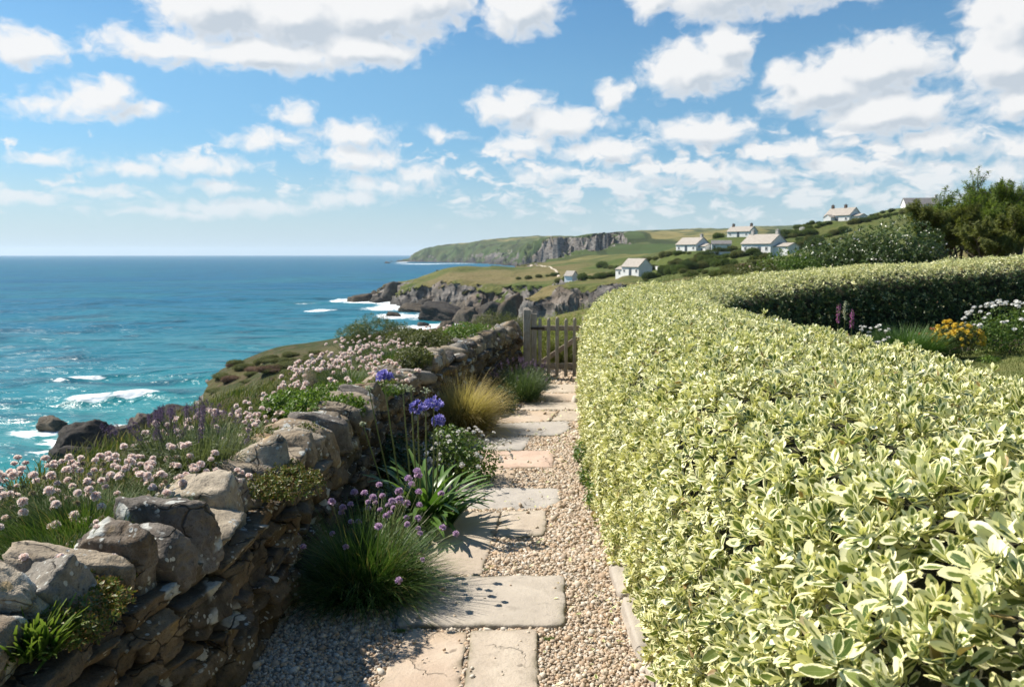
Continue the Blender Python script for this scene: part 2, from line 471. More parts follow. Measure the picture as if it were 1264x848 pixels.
def terrain_z(x, y, want=False):
    r = np.hypot(x, y)
    d = poly_dist(x, y, COAST)
    wd = np.clip(.026 * r, 3.0, 42.0)                        # plan width of the cliff
    wd = np.where((r > 125) & (r < 450), .046 * r, wd)
    wd = np.where(r < 125, np.interp(r, [0, 60, 85, 125], [26, 24, 9, 5.0]), wd)
    wd = np.where(r > 1300, wd + np.clip((r - 1300) * .35, 0, 170), wd)
    jag = fbm2(x, y, 1 / 20.0, 5, seed=3, gain=.6) * np.clip(.050 * r, 2.0, 34)
    jag = jag + fbm2(x, y, 1 / 32.0, 3, seed=13, ridged=True) * np.clip(.022 * (r - 130), 0, 7)
    jag = jag + fbm2(x, y, 1 / 75.0, 3, seed=8, ridged=True) * np.clip(.02 * (r - 500), 0, 26)
    t = np.clip((d + jag * .75) / wd, -1, 1)
    prof = np.where(t > 0, 1 - (1 - np.clip(t, 0, 1)) ** 2.4, 0)
    lz = land_z(x, y) + fbm2(x, y, 1 / 140., 4, seed=15, ridged=True) * np.clip((r - 1300) * .016, 0, 7) - np.clip((r - 1300) * .02, 0, 6) * (x < 250) + fbm2(x, y, .045, 4, seed=5) * np.clip(r * .010, .1, 1.6) + fbm2(x, y, .006, 3, seed=6) * np.clip((r - 500) * .004, 0, 4)
    z = (SEA - 2.5) + (lz - SEA + 2.5) * prof
    # garden and the planted bank behind its wall
    xf = wall_x(y)
    back = (xf - .42) - x                                    # metres behind the wall
    bank = .60 - .012 * np.clip(y, 0, 14) + .05 * fbm2(x, y, 1.3, 3, seed=9) - np.clip(back - .95, 0, None) * .72 - np.clip(back - 3.0, 0, None) * .35
    ylim = np.interp(x, [-3, 1.0, 2.5, 6, 40], [12.6, 13.2, 16.0, 17.6, 19.0])
    fade_y = 1 - sstep(y, ylim, ylim + np.interp(x, [-3, 1, 6], [2.2, 2.2, 5]))
    fade_x = 1 - sstep(x, 14, 30)
    gm = np.where(back < -.2, fade_y * fade_x, 0)
    gz = garden_z(x, y)
    z2 = np.where(back > -.2, np.maximum(z, bank * fade_y + z * (1 - fade_y)), z * (1 - gm) + gz * gm)
    near = r < 45
    z = np.where(near, z2, z)
    if want: return z, d + jag * .75, lz
    return z

def build_terrain():
    azf = np.radians(np.arange(-38, 40.001, .075))
    azc = np.radians(np.concatenate([np.arange(40.6, 80, 1.2), np.arange(80, 322 - 1, 6.0), np.arange(322 - 41, 322, 1.2)]))
    azc = np.unique(np.round(azc, 6)); azc = azc[(azc > radians(40.3)) & (azc < radians(321.7))]
    A = np.concatenate([azf, azc]); A = np.concatenate([A, [azf[0] + 2 * pi]])
    R = np.concatenate([np.geomspace(.6, 14, 70)[:-1], np.geomspace(14, 60, 90)[:-1], np.geomspace(60, 135, 110)[:-1], np.geomspace(135, 400, 300)[:-1],
                        np.geomspace(400, 900, 60)[:-1], np.geomspace(900, 2350, 240)[:-1], np.geomspace(2350, 7000, 30)])
    aa, rr = np.meshgrid(A, R)
    x = (rr * np.sin(aa)).ravel(); y = (rr * np.cos(aa)).ravel()
    z, dc, lz = terrain_z(x, y, True)
    nr, na = len(R), len(A)
    idx = np.arange(nr * na).reshape(nr, na)
    F = np.stack([idx[:-1, :-1], idx[:-1, 1:], idx[1:, 1:], idx[1:, :-1]], -1).reshape(-1, 4)[:, ::-1]
    # steepness
    Pn = np.stack([x, y, z], 1).reshape(nr, na, 3)
    du = np.gradient(Pn, axis=1); dv = np.gradient(Pn, axis=0)
    N = np.cross(du, dv); N /= np.linalg.norm(N, axis=2, keepdims=True) + 1e-12
    nz = np.abs(N[..., 2]).ravel()
    r = rr.ravel()
    rel = (z - SEA) / np.maximum(lz - SEA, 1)
    rock = 1 - sstep(nz + .10 * fbm2(x, y, .12, 4, seed=21), .66, .84)
    rock = np.maximum(rock, (1 - sstep(z - SEA + 1.2 * fbm2(x, y, .2, 3, seed=22), 1.5, 4.5)) )
    rock = np.where(r > 1200, rock * (1 - .9 * sstep(.8 * fbm2(x, y, 1 / 110., 4, seed=24, ridged=True) + 1.2 * (rel - .50), -.12, .28)), rock)
    rock = np.where(r < 45, 0, rock)
    # crags: push the steep rock about
    cr = np.stack([x, y, z * 1.6], 1)
    sc = np.clip(r * .016, .9, 16)
    k = rock * np.where(r > 45, 1, 0)
    a1 = fbm(cr / sc[:, None] * .55, 5, .58, seed=31, ridged=True)
    a2 = fbm(cr / sc[:, None] * .55 + 40, 5, .58, seed=37, ridged=True)
    a3 = fbm(np.stack([(x + z) / sc * .4, y / sc * .4, z / sc * 1.4], 1), 4, .6, seed=39, ridged=True)
    amp = np.clip(r * .0115, .3, 8)
    x2 = x + k * a1 * amp; y2 = y + k * a2 * amp; z2 = z + k * a3 * amp * .55 * sstep(z - SEA, -1, 2)
    g = G(); g.add(np.stack([x2, y2, z2], 1), F, 0, rock=rock, dist=r, high=np.clip(rel, 0, 1))
    return put("terrain", g.mesh("terrain", M_TERRAIN))

def make_terrain_material():
    m, nt, b, out = mat_base("coastal_turf_and_rock")
    co = nt.coord('Object')
    dist = nt.attr('dist'); rk = nt.attr('rock')
    far = nt.step(dist, 300, 620)
    n_s = nt.noise(co, .9, 5, .6); n_m = nt.noise(co, .11, 5, .6); n_l = nt.noise(co, .022, 4, .55)
    grass = nt.mix(nt.step(n_m, .35, .65), (.060, .088, .018), (.125, .125, .036))
    sx = nt.new('ShaderNodeSeparateXYZ'); nt.put(sx.inputs[0], co)
    hillside = nt.step(sx.outputs[0], 22, 48)
    grass = nt.mix(nt.math('MULTIPLY', nt.step(n_l, .42, .58), nt.math('MULTIPLY_ADD', hillside, -.72, 1.0)), grass, (.175, .140, .060))
    grass = nt.mix(nt.math('MULTIPLY', hillside, nt.step(n_m, .42, .58, 0, .65)), grass, (.062, .098, .020))
    grass = nt.mix(nt.step(n_s, .45, .75, 0, .65), grass, (.035, .058, .014))
    heath = nt.math('MULTIPLY', nt.step(sx.outputs[0], -5, -13), nt.step(dist, 125, 140, 1, 0))
    hcol = nt.mix(nt.step(n_m, .38, .62), (.040, .050, .014), (.085, .078, .030)); hcol = nt.mix(nt.step(n_s, .5, .66, 0, .8), hcol, (.105, .075, .045))
    grass = nt.mix(heath, grass, hcol)
    fields = nt.voro(nt.vmath('MULTIPLY', co, (1, .55, 0)), .0125, out='Color', rnd=.9)
    fs = nt.new('ShaderNodeSeparateColor'); nt.put(fs.inputs[0], fields)
    fcol = nt.mix(nt.math('MULTIPLY', nt.step(fs.outputs[0], .35, .75), nt.step(nt.attr('high'), .82, .96)), (.052, .084, .026), (.27, .215, .085))
    fcol = nt.mix(nt.step(n_l, .4, .62), fcol, (.045, .068, .020))
    edge = nt.voro(nt.vmath('MULTIPLY', co, (1, .55, 0)), .0125, feature='DISTANCE_TO_EDGE', rnd=.9)
    fcol = nt.mix(nt.step(edge, .03, .06, .9, 0), fcol, (.020, .034, .012))
    grass = nt.mix(nt.math('MULTIPLY', far, .85), grass, fcol)
    r1 = nt.noise(nt.vmath('MULTIPLY', co, (1, 1, 2.2)), .20, 6, .66)
    r2 = nt.noise(co, .05, 4, .6)
    rock = nt.mix(nt.step(r1, .3, .7), (.050, .048, .047), (.25, .225, .20))
    rock = nt.mix(nt.step(r2, .48, .64, 0, .5), rock, (.20, .150, .105))
    high = nt.attr('high')
    rock = nt.mix(nt.step(high, .0, .32, .9, 0), rock, (.040, .037, .036))
    rmask = nt.step(nt.math('ADD', rk, nt.math('MULTIPLY', nt.math('SUBTRACT', r1, .5), .8)), .35, .6)
    c = nt.mix(rmask, grass, rock)
    soil = nt.mix(nt.step(n_s, .4, .7), (.10, .075, .045), (.05, .05, .02))
    c = nt.mix(nt.step(dist, 14, 18, 1, 0), c, soil)
    nt.put(b.inputs['Base Color'], c)
    nt.put(b.inputs['Roughness'], .95); nt.put(b.inputs['Specular IOR Level'], .15)
    hb = nt.math('ADD', nt.math('MULTIPLY', r1, 2.0), n_s)
    nt.put(b.inputs['Normal'], nt.bump(hb, .7, .8))
    return m
M_TERRAIN = make_terrain_material()
terrain = build_terrain(); tag(terrain, kind='structure')


# ------------------------------------------------------------------ the sea
FOAM = []   # (x, y, half width across the view, half depth, strength)
def foam_at(px, py, wpx, hpx, s):
    p = on_z(px, py, SEA); D = p[1]
    q = on_z(px, py + hpx, SEA); q2 = on_z(px, py - hpx, SEA)
    FOAM.append((p[0], p[1], wpx * D / FPX, abs(q2[1] - q[1]) / 2, s))
for f in [(112, 489, 42, 5, 1.05), (165, 487, 40, 4.5, 1.15), (72, 469, 12, 2.2, .8), (105, 466, 34, 2.6, .95), (48, 528, 52, 11, .80), (80, 538, 50, 12, .85), (20, 520, 30, 6, .5), (60, 552, 50, 8, .6), (150, 520, 40, 9, .8), (10, 545, 40, 8, .35), (130, 560, 60, 12, .75),
          (395, 383, 26, 2.6, 1.0), (420, 371, 22, 2.0, .95), (445, 373, 40, 2.5, 1.1), (480, 380, 50, 3.5, .95), (490, 390, 40, 4.2, 1.1), (520, 390, 40, 5, .8), (505, 407, 40, 5, 1.1), (470, 411, 40, 3.5, .7), (535, 404, 32, 5, 1.0), (560, 398, 30, 6, 1.0),
          (380, 376, 30, 1.3, .5), (497, 324, 10, .8, 1.0), (520, 326, 50, .7, .85), (340, 398, 40, 1.6, .35), (300, 430, 40, 2.0, .3), (560, 325.5, 50, .6, .7), (250, 452, 30, 2, .3), (405, 437, 30, 4, .5)]:
    foam_at(*f)

def build_sea():
    azf = np.radians(np.arange(-37, 12.01, .10)); azc = np.radians(np.concatenate([np.arange(14, 300, 9.0), np.arange(300, 322, 2.0)]))
    A = np.concatenate([azf, azc, [azf[0] + 2 * pi]])
    R = np.concatenate([np.geomspace(20, 60, 20)[:-1], np.geomspace(60, 420, 560)[:-1], np.geomspace(420, 12000, 260)])
    aa, rr = np.meshgrid(A, R)
    x = (rr * np.sin(aa)).ravel(); y = (rr * np.cos(aa)).ravel(); r = rr.ravel()
    wob = fbm2(x, y, .02, 3, seed=41) * 9
    z = np.zeros_like(x); cosum = np.zeros_like(x)
    rg = np.random.default_rng(5)
    fade = 1 - sstep(r, 250, 700)
    for k in range(16):
        L = 4.0 * 1.28 ** k * .62
        th = radians(252) + rg.normal(0, .42)               # crests run nearly across the view
        kx, ky = cos(th) * 2 * pi / L, sin(th) * 2 * pi / L
        ph = rg.uniform(0, 6.28)
        a = .0145 * L ** .82
        q = kx * (x + wob) + ky * (y + wob * .7) + ph
        env = .55 + .45 * fbm2(x, y, .5 / L, 2, seed=60 + k)
        z += a * env * (np.sin(q) + .25 * np.sin(2 * q + .6)) * np.where(L > .035 * r * .28, 1, 0)
    foam = np.zeros_like(x)
    for (fx, fy, hw, hd, s) in FOAM:
        q = np.sqrt(((x - fx) / hw) ** 2 + ((y - fy) / hd) ** 2)
        foam = np.maximum(foam, s * (1 - sstep(q, .25, 1.15)))
    # two small breakers: lifted crest
    for (px, py, wpx, hgt) in [(140, 489, 72, .75), (92, 467, 48, .6)]:
        p = on_z(px, py, SEA); hw = wpx * p[1] / FPX
        across = np.exp(-((x - p[0]) / hw) ** 4)
        dy = y - p[1] - 1.2 * np.sin((x - p[0]) * .35)
        z += hgt * across * np.exp(-(np.where(dy > 0, dy / 3.2, dy / 1.6)) ** 2)
    dcoast = -poly_dist(x, y, COAST)
    shallow = 1 - sstep(dcoast + 10 * fbm2(x, y, .02, 3, seed=44), 5, 95)
    surf = (1 - sstep(dcoast + 5 * fbm2(x, y, .09, 3, seed=45), 1, 9)) * sstep(r, 60, 90) * .8 * np.where(r < 700, 1, .7)
    foam = np.maximum(foam, surf)
    nr, na = len(R), len(A); idx = np.arange(nr * na).reshape(nr, na)
    F = np.stack([idx[:-1, :-1], idx[:-1, 1:], idx[1:, 1:], idx[1:, :-1]], -1).reshape(-1, 4)[:, ::-1]
    g = G(); g.add(np.stack([x, y, z * fade + SEA], 1), F, 0, foam=foam, shallow=shallow, dist=r)
    return put("sea", g.mesh("sea", M_SEA))

def make_sea_material():
    m, nt, b, out = mat_base("sea_water")
    co = nt.coord('Object'); dist = nt.attr('dist'); sh = nt.attr('shallow')
    far = nt.step(nt.math('LOGARITHM', dist, 10.0), 1.80, 2.85)
    c = nt.mix(far, (.005, .155, .185), (.003, .098, .190))
    patch = nt.noise(nt.vmath('MULTIPLY', co, (.35, 1, 1)), .02, 4, .6)
    c = nt.mix(nt.step(patch, .42, .66, 0, .55), c, (.012, .145, .170))
    c = nt.mix(nt.math('MULTIPLY', nt.math('MULTIPLY', sh, nt.step(far, .0, .9, 1, .15)), .8), c, (.035, .225, .225))
    st = nt.vmath('MULTIPLY', co, (.45, 1, 1))
    w1 = nt.noise(st, .55, 4, .62, .4); w2 = nt.noise(st, .11, 4, .6, .5); w3 = nt.noise(nt.vmath('MULTIPLY', co, (.35, 1, 1)), .022, 3, .6)
    c = nt.mix(nt.step(w2, .48, .66, 0, .75), c, (.003, .048, .078))
    # foam
    f = nt.attr('foam')
    fn = nt.noise(nt.vmath('MULTIPLY', co, (.6, 1, 1)), .30, 6, .66, .8)
    fr = nt.voro(nt.vmath('MULTIPLY_ADD', nt.noise(co, .5, 3, out='Color'), (2.2, 2.2, 0), co), .42, feature='DISTANCE_TO_EDGE')
    lace = nt.step(fr, .02, .20, 1, 0)
    fm = nt.step(nt.math('ADD', nt.math('MULTIPLY', f, 1.0), nt.math('ADD', nt.math('MULTIPLY', nt.math('SUBTRACT', fn, .5), 1.7), nt.math('MULTIPLY', nt.math('SUBTRACT', lace, .5), .22))), .50, .86)
    fm = nt.math('MULTIPLY', fm, nt.step(f, .05, .3))
    caps = nt.math('MULTIPLY', nt.step(nt.noise(nt.vmath('MULTIPLY', co, (.25, 1, 1)), .12, 5, .68), .735, .78), .5)
    fm = nt.math('MAXIMUM', fm, caps)
    c = nt.mix(fm, c, (.80, .84, .84))
    nt.put(b.inputs['Base Color'], c)
    nt.put(b.inputs['Roughness'], nt.math('MULTIPLY_ADD', fm, .6, nt.step(far, 0, 1, .22, .38)))
    nt.put(b.inputs['IOR'], 1.333)
    nt.put(b.inputs['Specular IOR Level'], nt.step(far, 0, 1, .20, .06))
    h = nt.math('ADD', nt.math('MULTIPLY', w1, .35), nt.math('ADD', nt.math('MULTIPLY', w2, 1.4), nt.math('MULTIPLY', w3, 5.0)))
    nt.put(b.inputs['Normal'], nt.bump(h, 1.0, 1.7))
    return m
M_SEA = make_sea_material()
sea = build_sea(); tag(sea, kind='structure')

# ------------------------------------------------------------------ stones
_ico = {}
def ico(sub):
    if sub not in _ico:
        bm = bmesh.new(); bmesh.ops.create_icosphere(bm, subdivisions=sub, radius=1.0)
        V = np.array([v.co[:] for v in bm.verts]); F = np.array([[v.index for v in f.verts] for f in bm.faces]); bm.free()
        _ico[sub] = (V / np.linalg.norm(V, axis=1, keepdims=True), F)
    return _ico[sub]

def stone(size, sub=3, seed=0, chips=6, sharp=16, rough=.05, boxy=.10, nscale=1.0, strata=0.0):
    """a split stone: box planes plus random chipped planes, worn edges, rough skin. size = full extents"""
    rg = np.random.default_rng(seed)
    D, F = ico(sub)
    hs = np.array(size) / 2
    N = []; H = []
    for a in range(3):
        for s in (1, -1):
            n = np.zeros(3); n[a] = s; n += rg.normal(0, boxy, 3); n /= np.linalg.norm(n)
            N.append(n); H.append(rg.uniform(.86, 1.0))
    for k in range(chips):
        n = rg.normal(0, 1, 3); n /= np.linalg.norm(n)
        N.append(n); H.append(np.abs(n).sum() * rg.uniform(.60, .85))
    N = np.array(N); H = np.array(H)
    dots = np.maximum(D @ N.T, 1e-3)
    r = ((dots / H) ** sharp).sum(1) ** (-1 / sharp)
    Vv = D * r[:, None]
    n1 = fbm(Vv * 3.0 * nscale + seed * 3.1, 6, .66, seed=seed % 97)
    n2 = fbm(Vv * 1.9 * nscale + seed * 1.7, 5, .6, seed=(seed + 5) % 97, ridged=True)
    if strata:
        n1 = n1 + strata * fbm(np.stack([Vv[:, 0] * .8, Vv[:, 1] * .8, Vv[:, 2] * 7], 1) + seed, 3, .6, seed=seed % 31)
    Vv = Vv * (1 + rough * (n1 * 1.5 + n2))[:, None]
    return Vv * hs, F

def rotm(rx, ry, rz):
    return np.array(Euler((rx, ry, rz)).to_matrix())

M_WALL = mat_rock("weathered_wall_stone", (.050, .042, .030), (.165, .135, .098), lichen=(.46, .46, .41), lich_amt=.85, stain=(.120, .082, .045), gold=.35, bd=.02)
M_COPE = mat_rock("lichened_coping_stone", (.105, .092, .074), (.345, .305, .25), lich_amt=1.0, stain=(.23, .155, .085), gold=.45, bd=.022)
M_SLATE = mat_rock("dark_sea_rock", (.035, .032, .030), (.105, .090, .072), lichen=(.16, .14, .10), lich_amt=.25, stain=(.07, .05, .03), scale=.16, bd=.12)
M_EARTH = mat_plain("packed_earth", (.05, .038, .025), (.085, .066, .042), 9, .95, .8, 40, .02)

# ------------------------------------------------------------------ dry stone wall beside the path
ys = np.linspace(-3, 12.2, 400); xs = wall_x(ys)
WS = np.concatenate([[0], np.cumsum(np.hypot(np.diff(ys), np.diff(xs)))])
def wall_pt(s):
    y = np.interp(s, WS, ys); x = wall_x(y)
    e = .05; dx = (wall_x(y + e) - wall_x(y - e)) / (2 * e)
    t = np.array([dx, 1.0]); t /= np.linalg.norm(t)
    return np.array([x, y]), t
WALL_H = .62
dry_wall = empty("dry_stone_wall", (float(wall_x(5.0)), 5.0, 0), 0, "grey lichened dry stone wall with rough coping, between the sea and the flagged path", "stone wall")
def wall_local(g_):   # vertices are in world space: bring them under the wall's origin
    for k in range(len(g_.V)): g_.V[k] = g_.V[k] - np.array([float(wall_x(5.0)), 5.0, 0], dtype=np.float32)
    return g_
def wall_matrix(s, depth, z, rx=0, ry=0, rz=0):
    p, t = wall_pt(s)
    ang = atan2(t[1], t[0])
    n = np.array([t[1], -t[0]])            # towards the path
    return rotm(0, 0, ang) @ rotm(rx, ry, rz), np.array([p[0] - n[0] * depth, p[1] - n[1] * depth, z])

core = G()
ss = np.linspace(0, WS[-1], 120)
ring = []
for s in ss:
    p, t = wall_pt(s); n = np.array([t[1], -t[0]]); z0 = -.014 * max(p[1], -5) - .25
    a = p - n * .10; b = p - n * .42
    ring += [(a[0], a[1], z0), (a[0], a[1], WALL_H - .012 * p[1] - .04), (b[0], b[1], WALL_H - .012 * p[1] - .02), (b[0], b[1], z0)]
idx = np.arange(len(ss) * 4).reshape(-1, 4)
Fq = []
for k in range(3): Fq.append(np.stack([idx[:-1, k], idx[1:, k], idx[1:, k + 1], idx[:-1, k + 1]], 1))
core.add(ring, np.concatenate(Fq), 0)
core.add([ring[-4], ring[-3], ring[-2], ring[-1]], np.array([[0, 1, 2, 3]]), 0)
put("rubble_core", wall_local(core).mesh("rubble_core", M_EARTH), dry_wall)

face = G(); sd = 1
z = -.06; course = 0
rg = np.random.default_rng(3)
while z < WALL_H - .05:
    hc = rg.uniform(.045, .100) if course else .13
    s = WS[0] + rg.uniform(0, .2) + 1.2
    while s < WS[-1] - .02:
        L = rg.uniform(.11, .34) * (1.25 if course == 0 else 1)
        L = min(L, WS[-1] - s)
        if L < .06: break
        mid = s + L / 2
        yv = wall_pt(mid)[0][1]
        slope = -.0125 * yv
        hh = hc * rg.uniform(.82, 1.12)
        sub = 4 if yv < 4.2 else 3
        Vs, Fs = stone((L * 1.01, rg.uniform(.22, .30), hh * 1.04), sub, sd, chips=5, sharp=48, rough=.050, boxy=.13, strata=.6)
        Rm, T = wall_matrix(mid, .13 + rg.uniform(-.025, .02), z + hc / 2 + slope + rg.normal(0, .006), rg.normal(0, .07), rg.normal(-.05, .08), rg.normal(0, .07))
        face.add(Vs @ Rm.T + T, Fs, 0, rnd=rg.random())
        sd += 1; s += L * rg.uniform(.97, 1.03)
    z += hc * .97; course += 1
put("stone_facing", wall_local(face).mesh("stone_facing", M_WALL), dry_wall)

# coping: rough upright and tilted blocks, each a part of its own
s = 1.75; k = 0
cope_count = 0
while s < WS[-1] - .05:
    yv = float(wall_pt(s)[0][1])
    L = float(rg.uniform(.085, .20)); hh = float(rg.uniform(.18, .30)); dd = float(rg.uniform(.26, .40))
    if rg.random() < .25: L, hh = L * 1.7, hh * .55
    if s + L > WS[-1]: L = WS[-1] - s
    sub = 5 if yv < 3.6 else 4 if yv < 7 else 3
    Vs, Fs = stone((L * 1.08, dd, hh), sub, 500 + k, chips=16, sharp=38, rough=.060, boxy=.22, strata=.4)
    mid = s + L / 2
    Rm, T = wall_matrix(mid, .19 + float(rg.normal(0, .02)), 0, float(rg.normal(0, .17)), float(rg.normal(-.24, .20)), float(rg.normal(0, .18)))
    gg = G(); gg.add(Vs @ Rm.T, Fs, 0)
    o = put("coping_stone", gg.mesh("coping_stone", M_COPE), dry_wall)
    o.location = Vector((T[0], T[1], WALL_H - .0125 * yv + hh * .28 - .02)) - dry_wall.location
    s += L * .98; k += 1
# fallen and wedged stones along the wall's foot and top
for (px, py, zz, sz) in [(88, 845, .0, .14), (745, 0, 0, 0)]:
    pass

# ------------------------------------------------------------------ path: gravel bed, pebbles, slabs, edging
HEDGE_OUT = np.array([(.36, -2.5), (.42, -.5), (.52, 1.0), (.585, 3.0), (.615, 6.0), (.80, 9.0), (1.0, 11.0), (1.5, 12.75), (2.6, 14.1), (4.5, 15.15), (7, 15.75), (10, 16.25), (14, 16.8), (19, 17.3)])
HEDGE_IN = np.array([(2.40, -2.5), (2.44, -.5), (2.58, 1.0), (2.63, 3.0), (2.62, 6.0), (2.62, 8.5), (2.68, 9.9), (3.05, 11.05), (3.85, 12.05), (5.2, 12.95), (7.2, 13.75), (10, 14.45), (14, 15.1), (19, 15.6)])
HEDGE_TOP = np.array([1.15, 1.15, 1.15, 1.15, 1.14, 1.13, 1.13, 1.17, 1.23, 1.34, 1.47, 1.62, 1.76, 1.86])
def hedge_left(y): return np.interp(y, HEDGE_OUT[:8, 1], HEDGE_OUT[:8, 0])

M_GRAVELBED = mat_plain("gravel_bed", (.20, .165, .12), (.36, .31, .24), 120, .95, .9, 220, .006, detail=3)
gp = G()
yy = np.linspace(-2.5, 14.5, 120); nx = 14
X = np.stack([np.linspace(wall_x(v) - .12, hedge_left(v) + .35, nx) for v in yy]); Y = np.repeat(yy[:, None], nx, 1)
Z = garden_z(X, Y) + .008 + .006 * fbm2(X.ravel(), Y.ravel(), 2.0, 3, seed=70).reshape(X.shape)
idx = np.arange(X.size).reshape(X.shape)
gp.add(np.stack([X, Y, Z], -1), np.stack([idx[:-1, :-1], idx[:-1, 1:], idx[1:, 1:], idx[1:, :-1]], -1).reshape(-1, 4), 0)
path = tag(put("path", gp.mesh("path", M_GRAVELBED)), kind='structure')

# slabs: outlines on the ground (measured on the photograph's ground plane)
SLABS = [
    ([(440, 900), (466, 848), (503, 779), (578, 779), (570, 848), (563, 900)], "cracked sandstone slab at the bottom edge beside the shaded gravel", 'warm', .010),
    ([(581, 778), (664, 776), (665, 900), (566, 900)], "buff slab standing upright to the bottom edge below the widest slab", 'buff', .022),
    ([(512, 712), (696, 711), (698, 772), (486, 773)], "widest buff slab lying crosswise with small dark stains", 'grey', .024),
    ([(562, 631), (618, 633), (594, 711), (500, 711), (530, 668)], "long slanting slab with plant shadows beside the allium clump", 'buff', .020),
    ([(620, 631), (674, 629.5), (672, 662), (611, 664)], "small square slab surrounded by gravel below the grey worn slab", 'buff', .020),
    ([(568, 604), (600, 602), (690, 603), (692, 620), (672, 629), (566, 630)], "worn blue grey slab with rounded ends", 'cold', .012),
    ([(578, 579.5), (638, 580), (631, 602), (564, 603)], "short slab left of the gravel patch with a slanting end", 'warm', .018),
    ([(588, 557), (684, 556.5), (683, 577), (580, 579)], "pinkish slab across the path level with the golden grass", 'pink', .020),
    ([(596, 540), (656, 539.5), (647, 556), (586, 556.5)], "pale grey slab with a slanting right end", 'cold', .020),
    ([(612, 523), (702, 520), (703, 530), (690, 538), (602, 539.5)], "grey slab with a chipped corner between two gravel gaps", 'cold', .020),
    ([(630, 507), (690, 507.5), (676, 521), (612, 522.5)], "slab with a dark slanting joint beside the golden grass tip", 'warm', .018),
    ([(692, 507.5), (716, 507), (716, 519), (680, 520.5)], "small wedge slab tucked against the hedge before the far slabs", 'buff', .015),
    ([(650, 496), (716, 496.5), (716, 506), (640, 506.5)], "thin far slab against the hedge foot", 'buff', .018),
    ([(654, 485.5), (716, 485.5), (716, 495.5), (648, 495.5)], "far pale slab beside the lavender bush", 'warm', .018),
    ([(660, 475), (716, 474.5), (716, 484.8), (655, 485)], "farthest slab, just inside the picket gate", 'buff', .016),
]
def mat_slab(name, c1, c2, c3):
    m, nt, b, out = mat_base(name)
    co = nt.coord('Object'); oi = nt.new('ShaderNodeObjectInfo').outputs['Random']
    Pq = nt.vmath('ADD', co, nt.vmath('MULTIPLY', (17.0, 11.0, 3.0), oi))
    n1 = nt.noise(Pq, 2.4, 5, .62, .6); n2 = nt.noise(Pq, 14, 5, .65); n3 = nt.noise(Pq, 90, 3, .7)
    c = nt.mix(nt.step(n1, .35, .66), c1, c2)
    c = nt.mix(nt.step(nt.noise(Pq, 1.1, 3, .6), .48, .62, 0, .6), c, c3)
    c = nt.mix(nt.step(n2, .55, .72, 0, .45), c, tuple(x * .62 for x in c1))
    c = nt.mix(nt.step(n3, .58, .75, 0, .5), c, tuple(x * .5 for x in c1))
    stv = nt.voro(nt.vmath('MULTIPLY_ADD', nt.noise(Pq, 25, 3, out='Color'), (.06, .06, 0), Pq), 5.0)
    c = nt.mix(nt.math('MULTIPLY', nt.step(stv, .05, .11, 1, 0), .7), c, tuple(x * .35 for x in c1))
    ck = nt.voro(nt.vmath('MULTIPLY_ADD', nt.noise(Pq, 4, 4, .6, out='Color'), (.35, .35, 0), Pq), 1.5, feature='DISTANCE_TO_EDGE')
    crk = nt.math('MULTIPLY', nt.step(ck, .003, .012, 1, 0), nt.step(nt.noise(Pq, 2.2, 2), .5, .58))
    c = nt.mix(nt.math('MULTIPLY', crk, .45), c, tuple(x * .3 for x in c1))
    edge = nt.attr('t')
    c = nt.mix(nt.math('MULTIPLY', edge, nt.step(nt.noise(Pq, 9, 3), .42, .6, .1, .9)), c, (.075, .072, .03))
    nt.put(b.inputs['Base Color'], c); nt.put(b.inputs['Roughness'], .86); nt.put(b.inputs['Specular IOR Level'], .25)
    h = nt.math('ADD', nt.math('MULTIPLY', n1, 2.4), nt.math('ADD', n2, nt.math('MULTIPLY', n3, .4)))
    h = nt.math('MULTIPLY_ADD', crk, -.8, h)
    nt.put(b.inputs['Normal'], nt.bump(h, .85, .008))
    return m
SLABM = {'warm': mat_slab("warm_sandstone", (.45, .35, .265), (.52, .43, .335), (.47, .355, .24)),
         'buff': mat_slab("buff_sandstone", (.42, .35, .275), (.50, .43, .345), (.37, .32, .26)),
         'grey': mat_slab("grey_buff_sandstone", (.40, .35, .29), (.48, .425, .355), (.34, .305, .26)),
         'cold': mat_slab("blue_grey_flagstone", (.38, .345, .305), (.46, .42, .37), (.32, .30, .275)),
         'pink': mat_slab("pink_sandstone", (.48, .345, .265), (.55, .42, .33), (.42, .325, .25))}

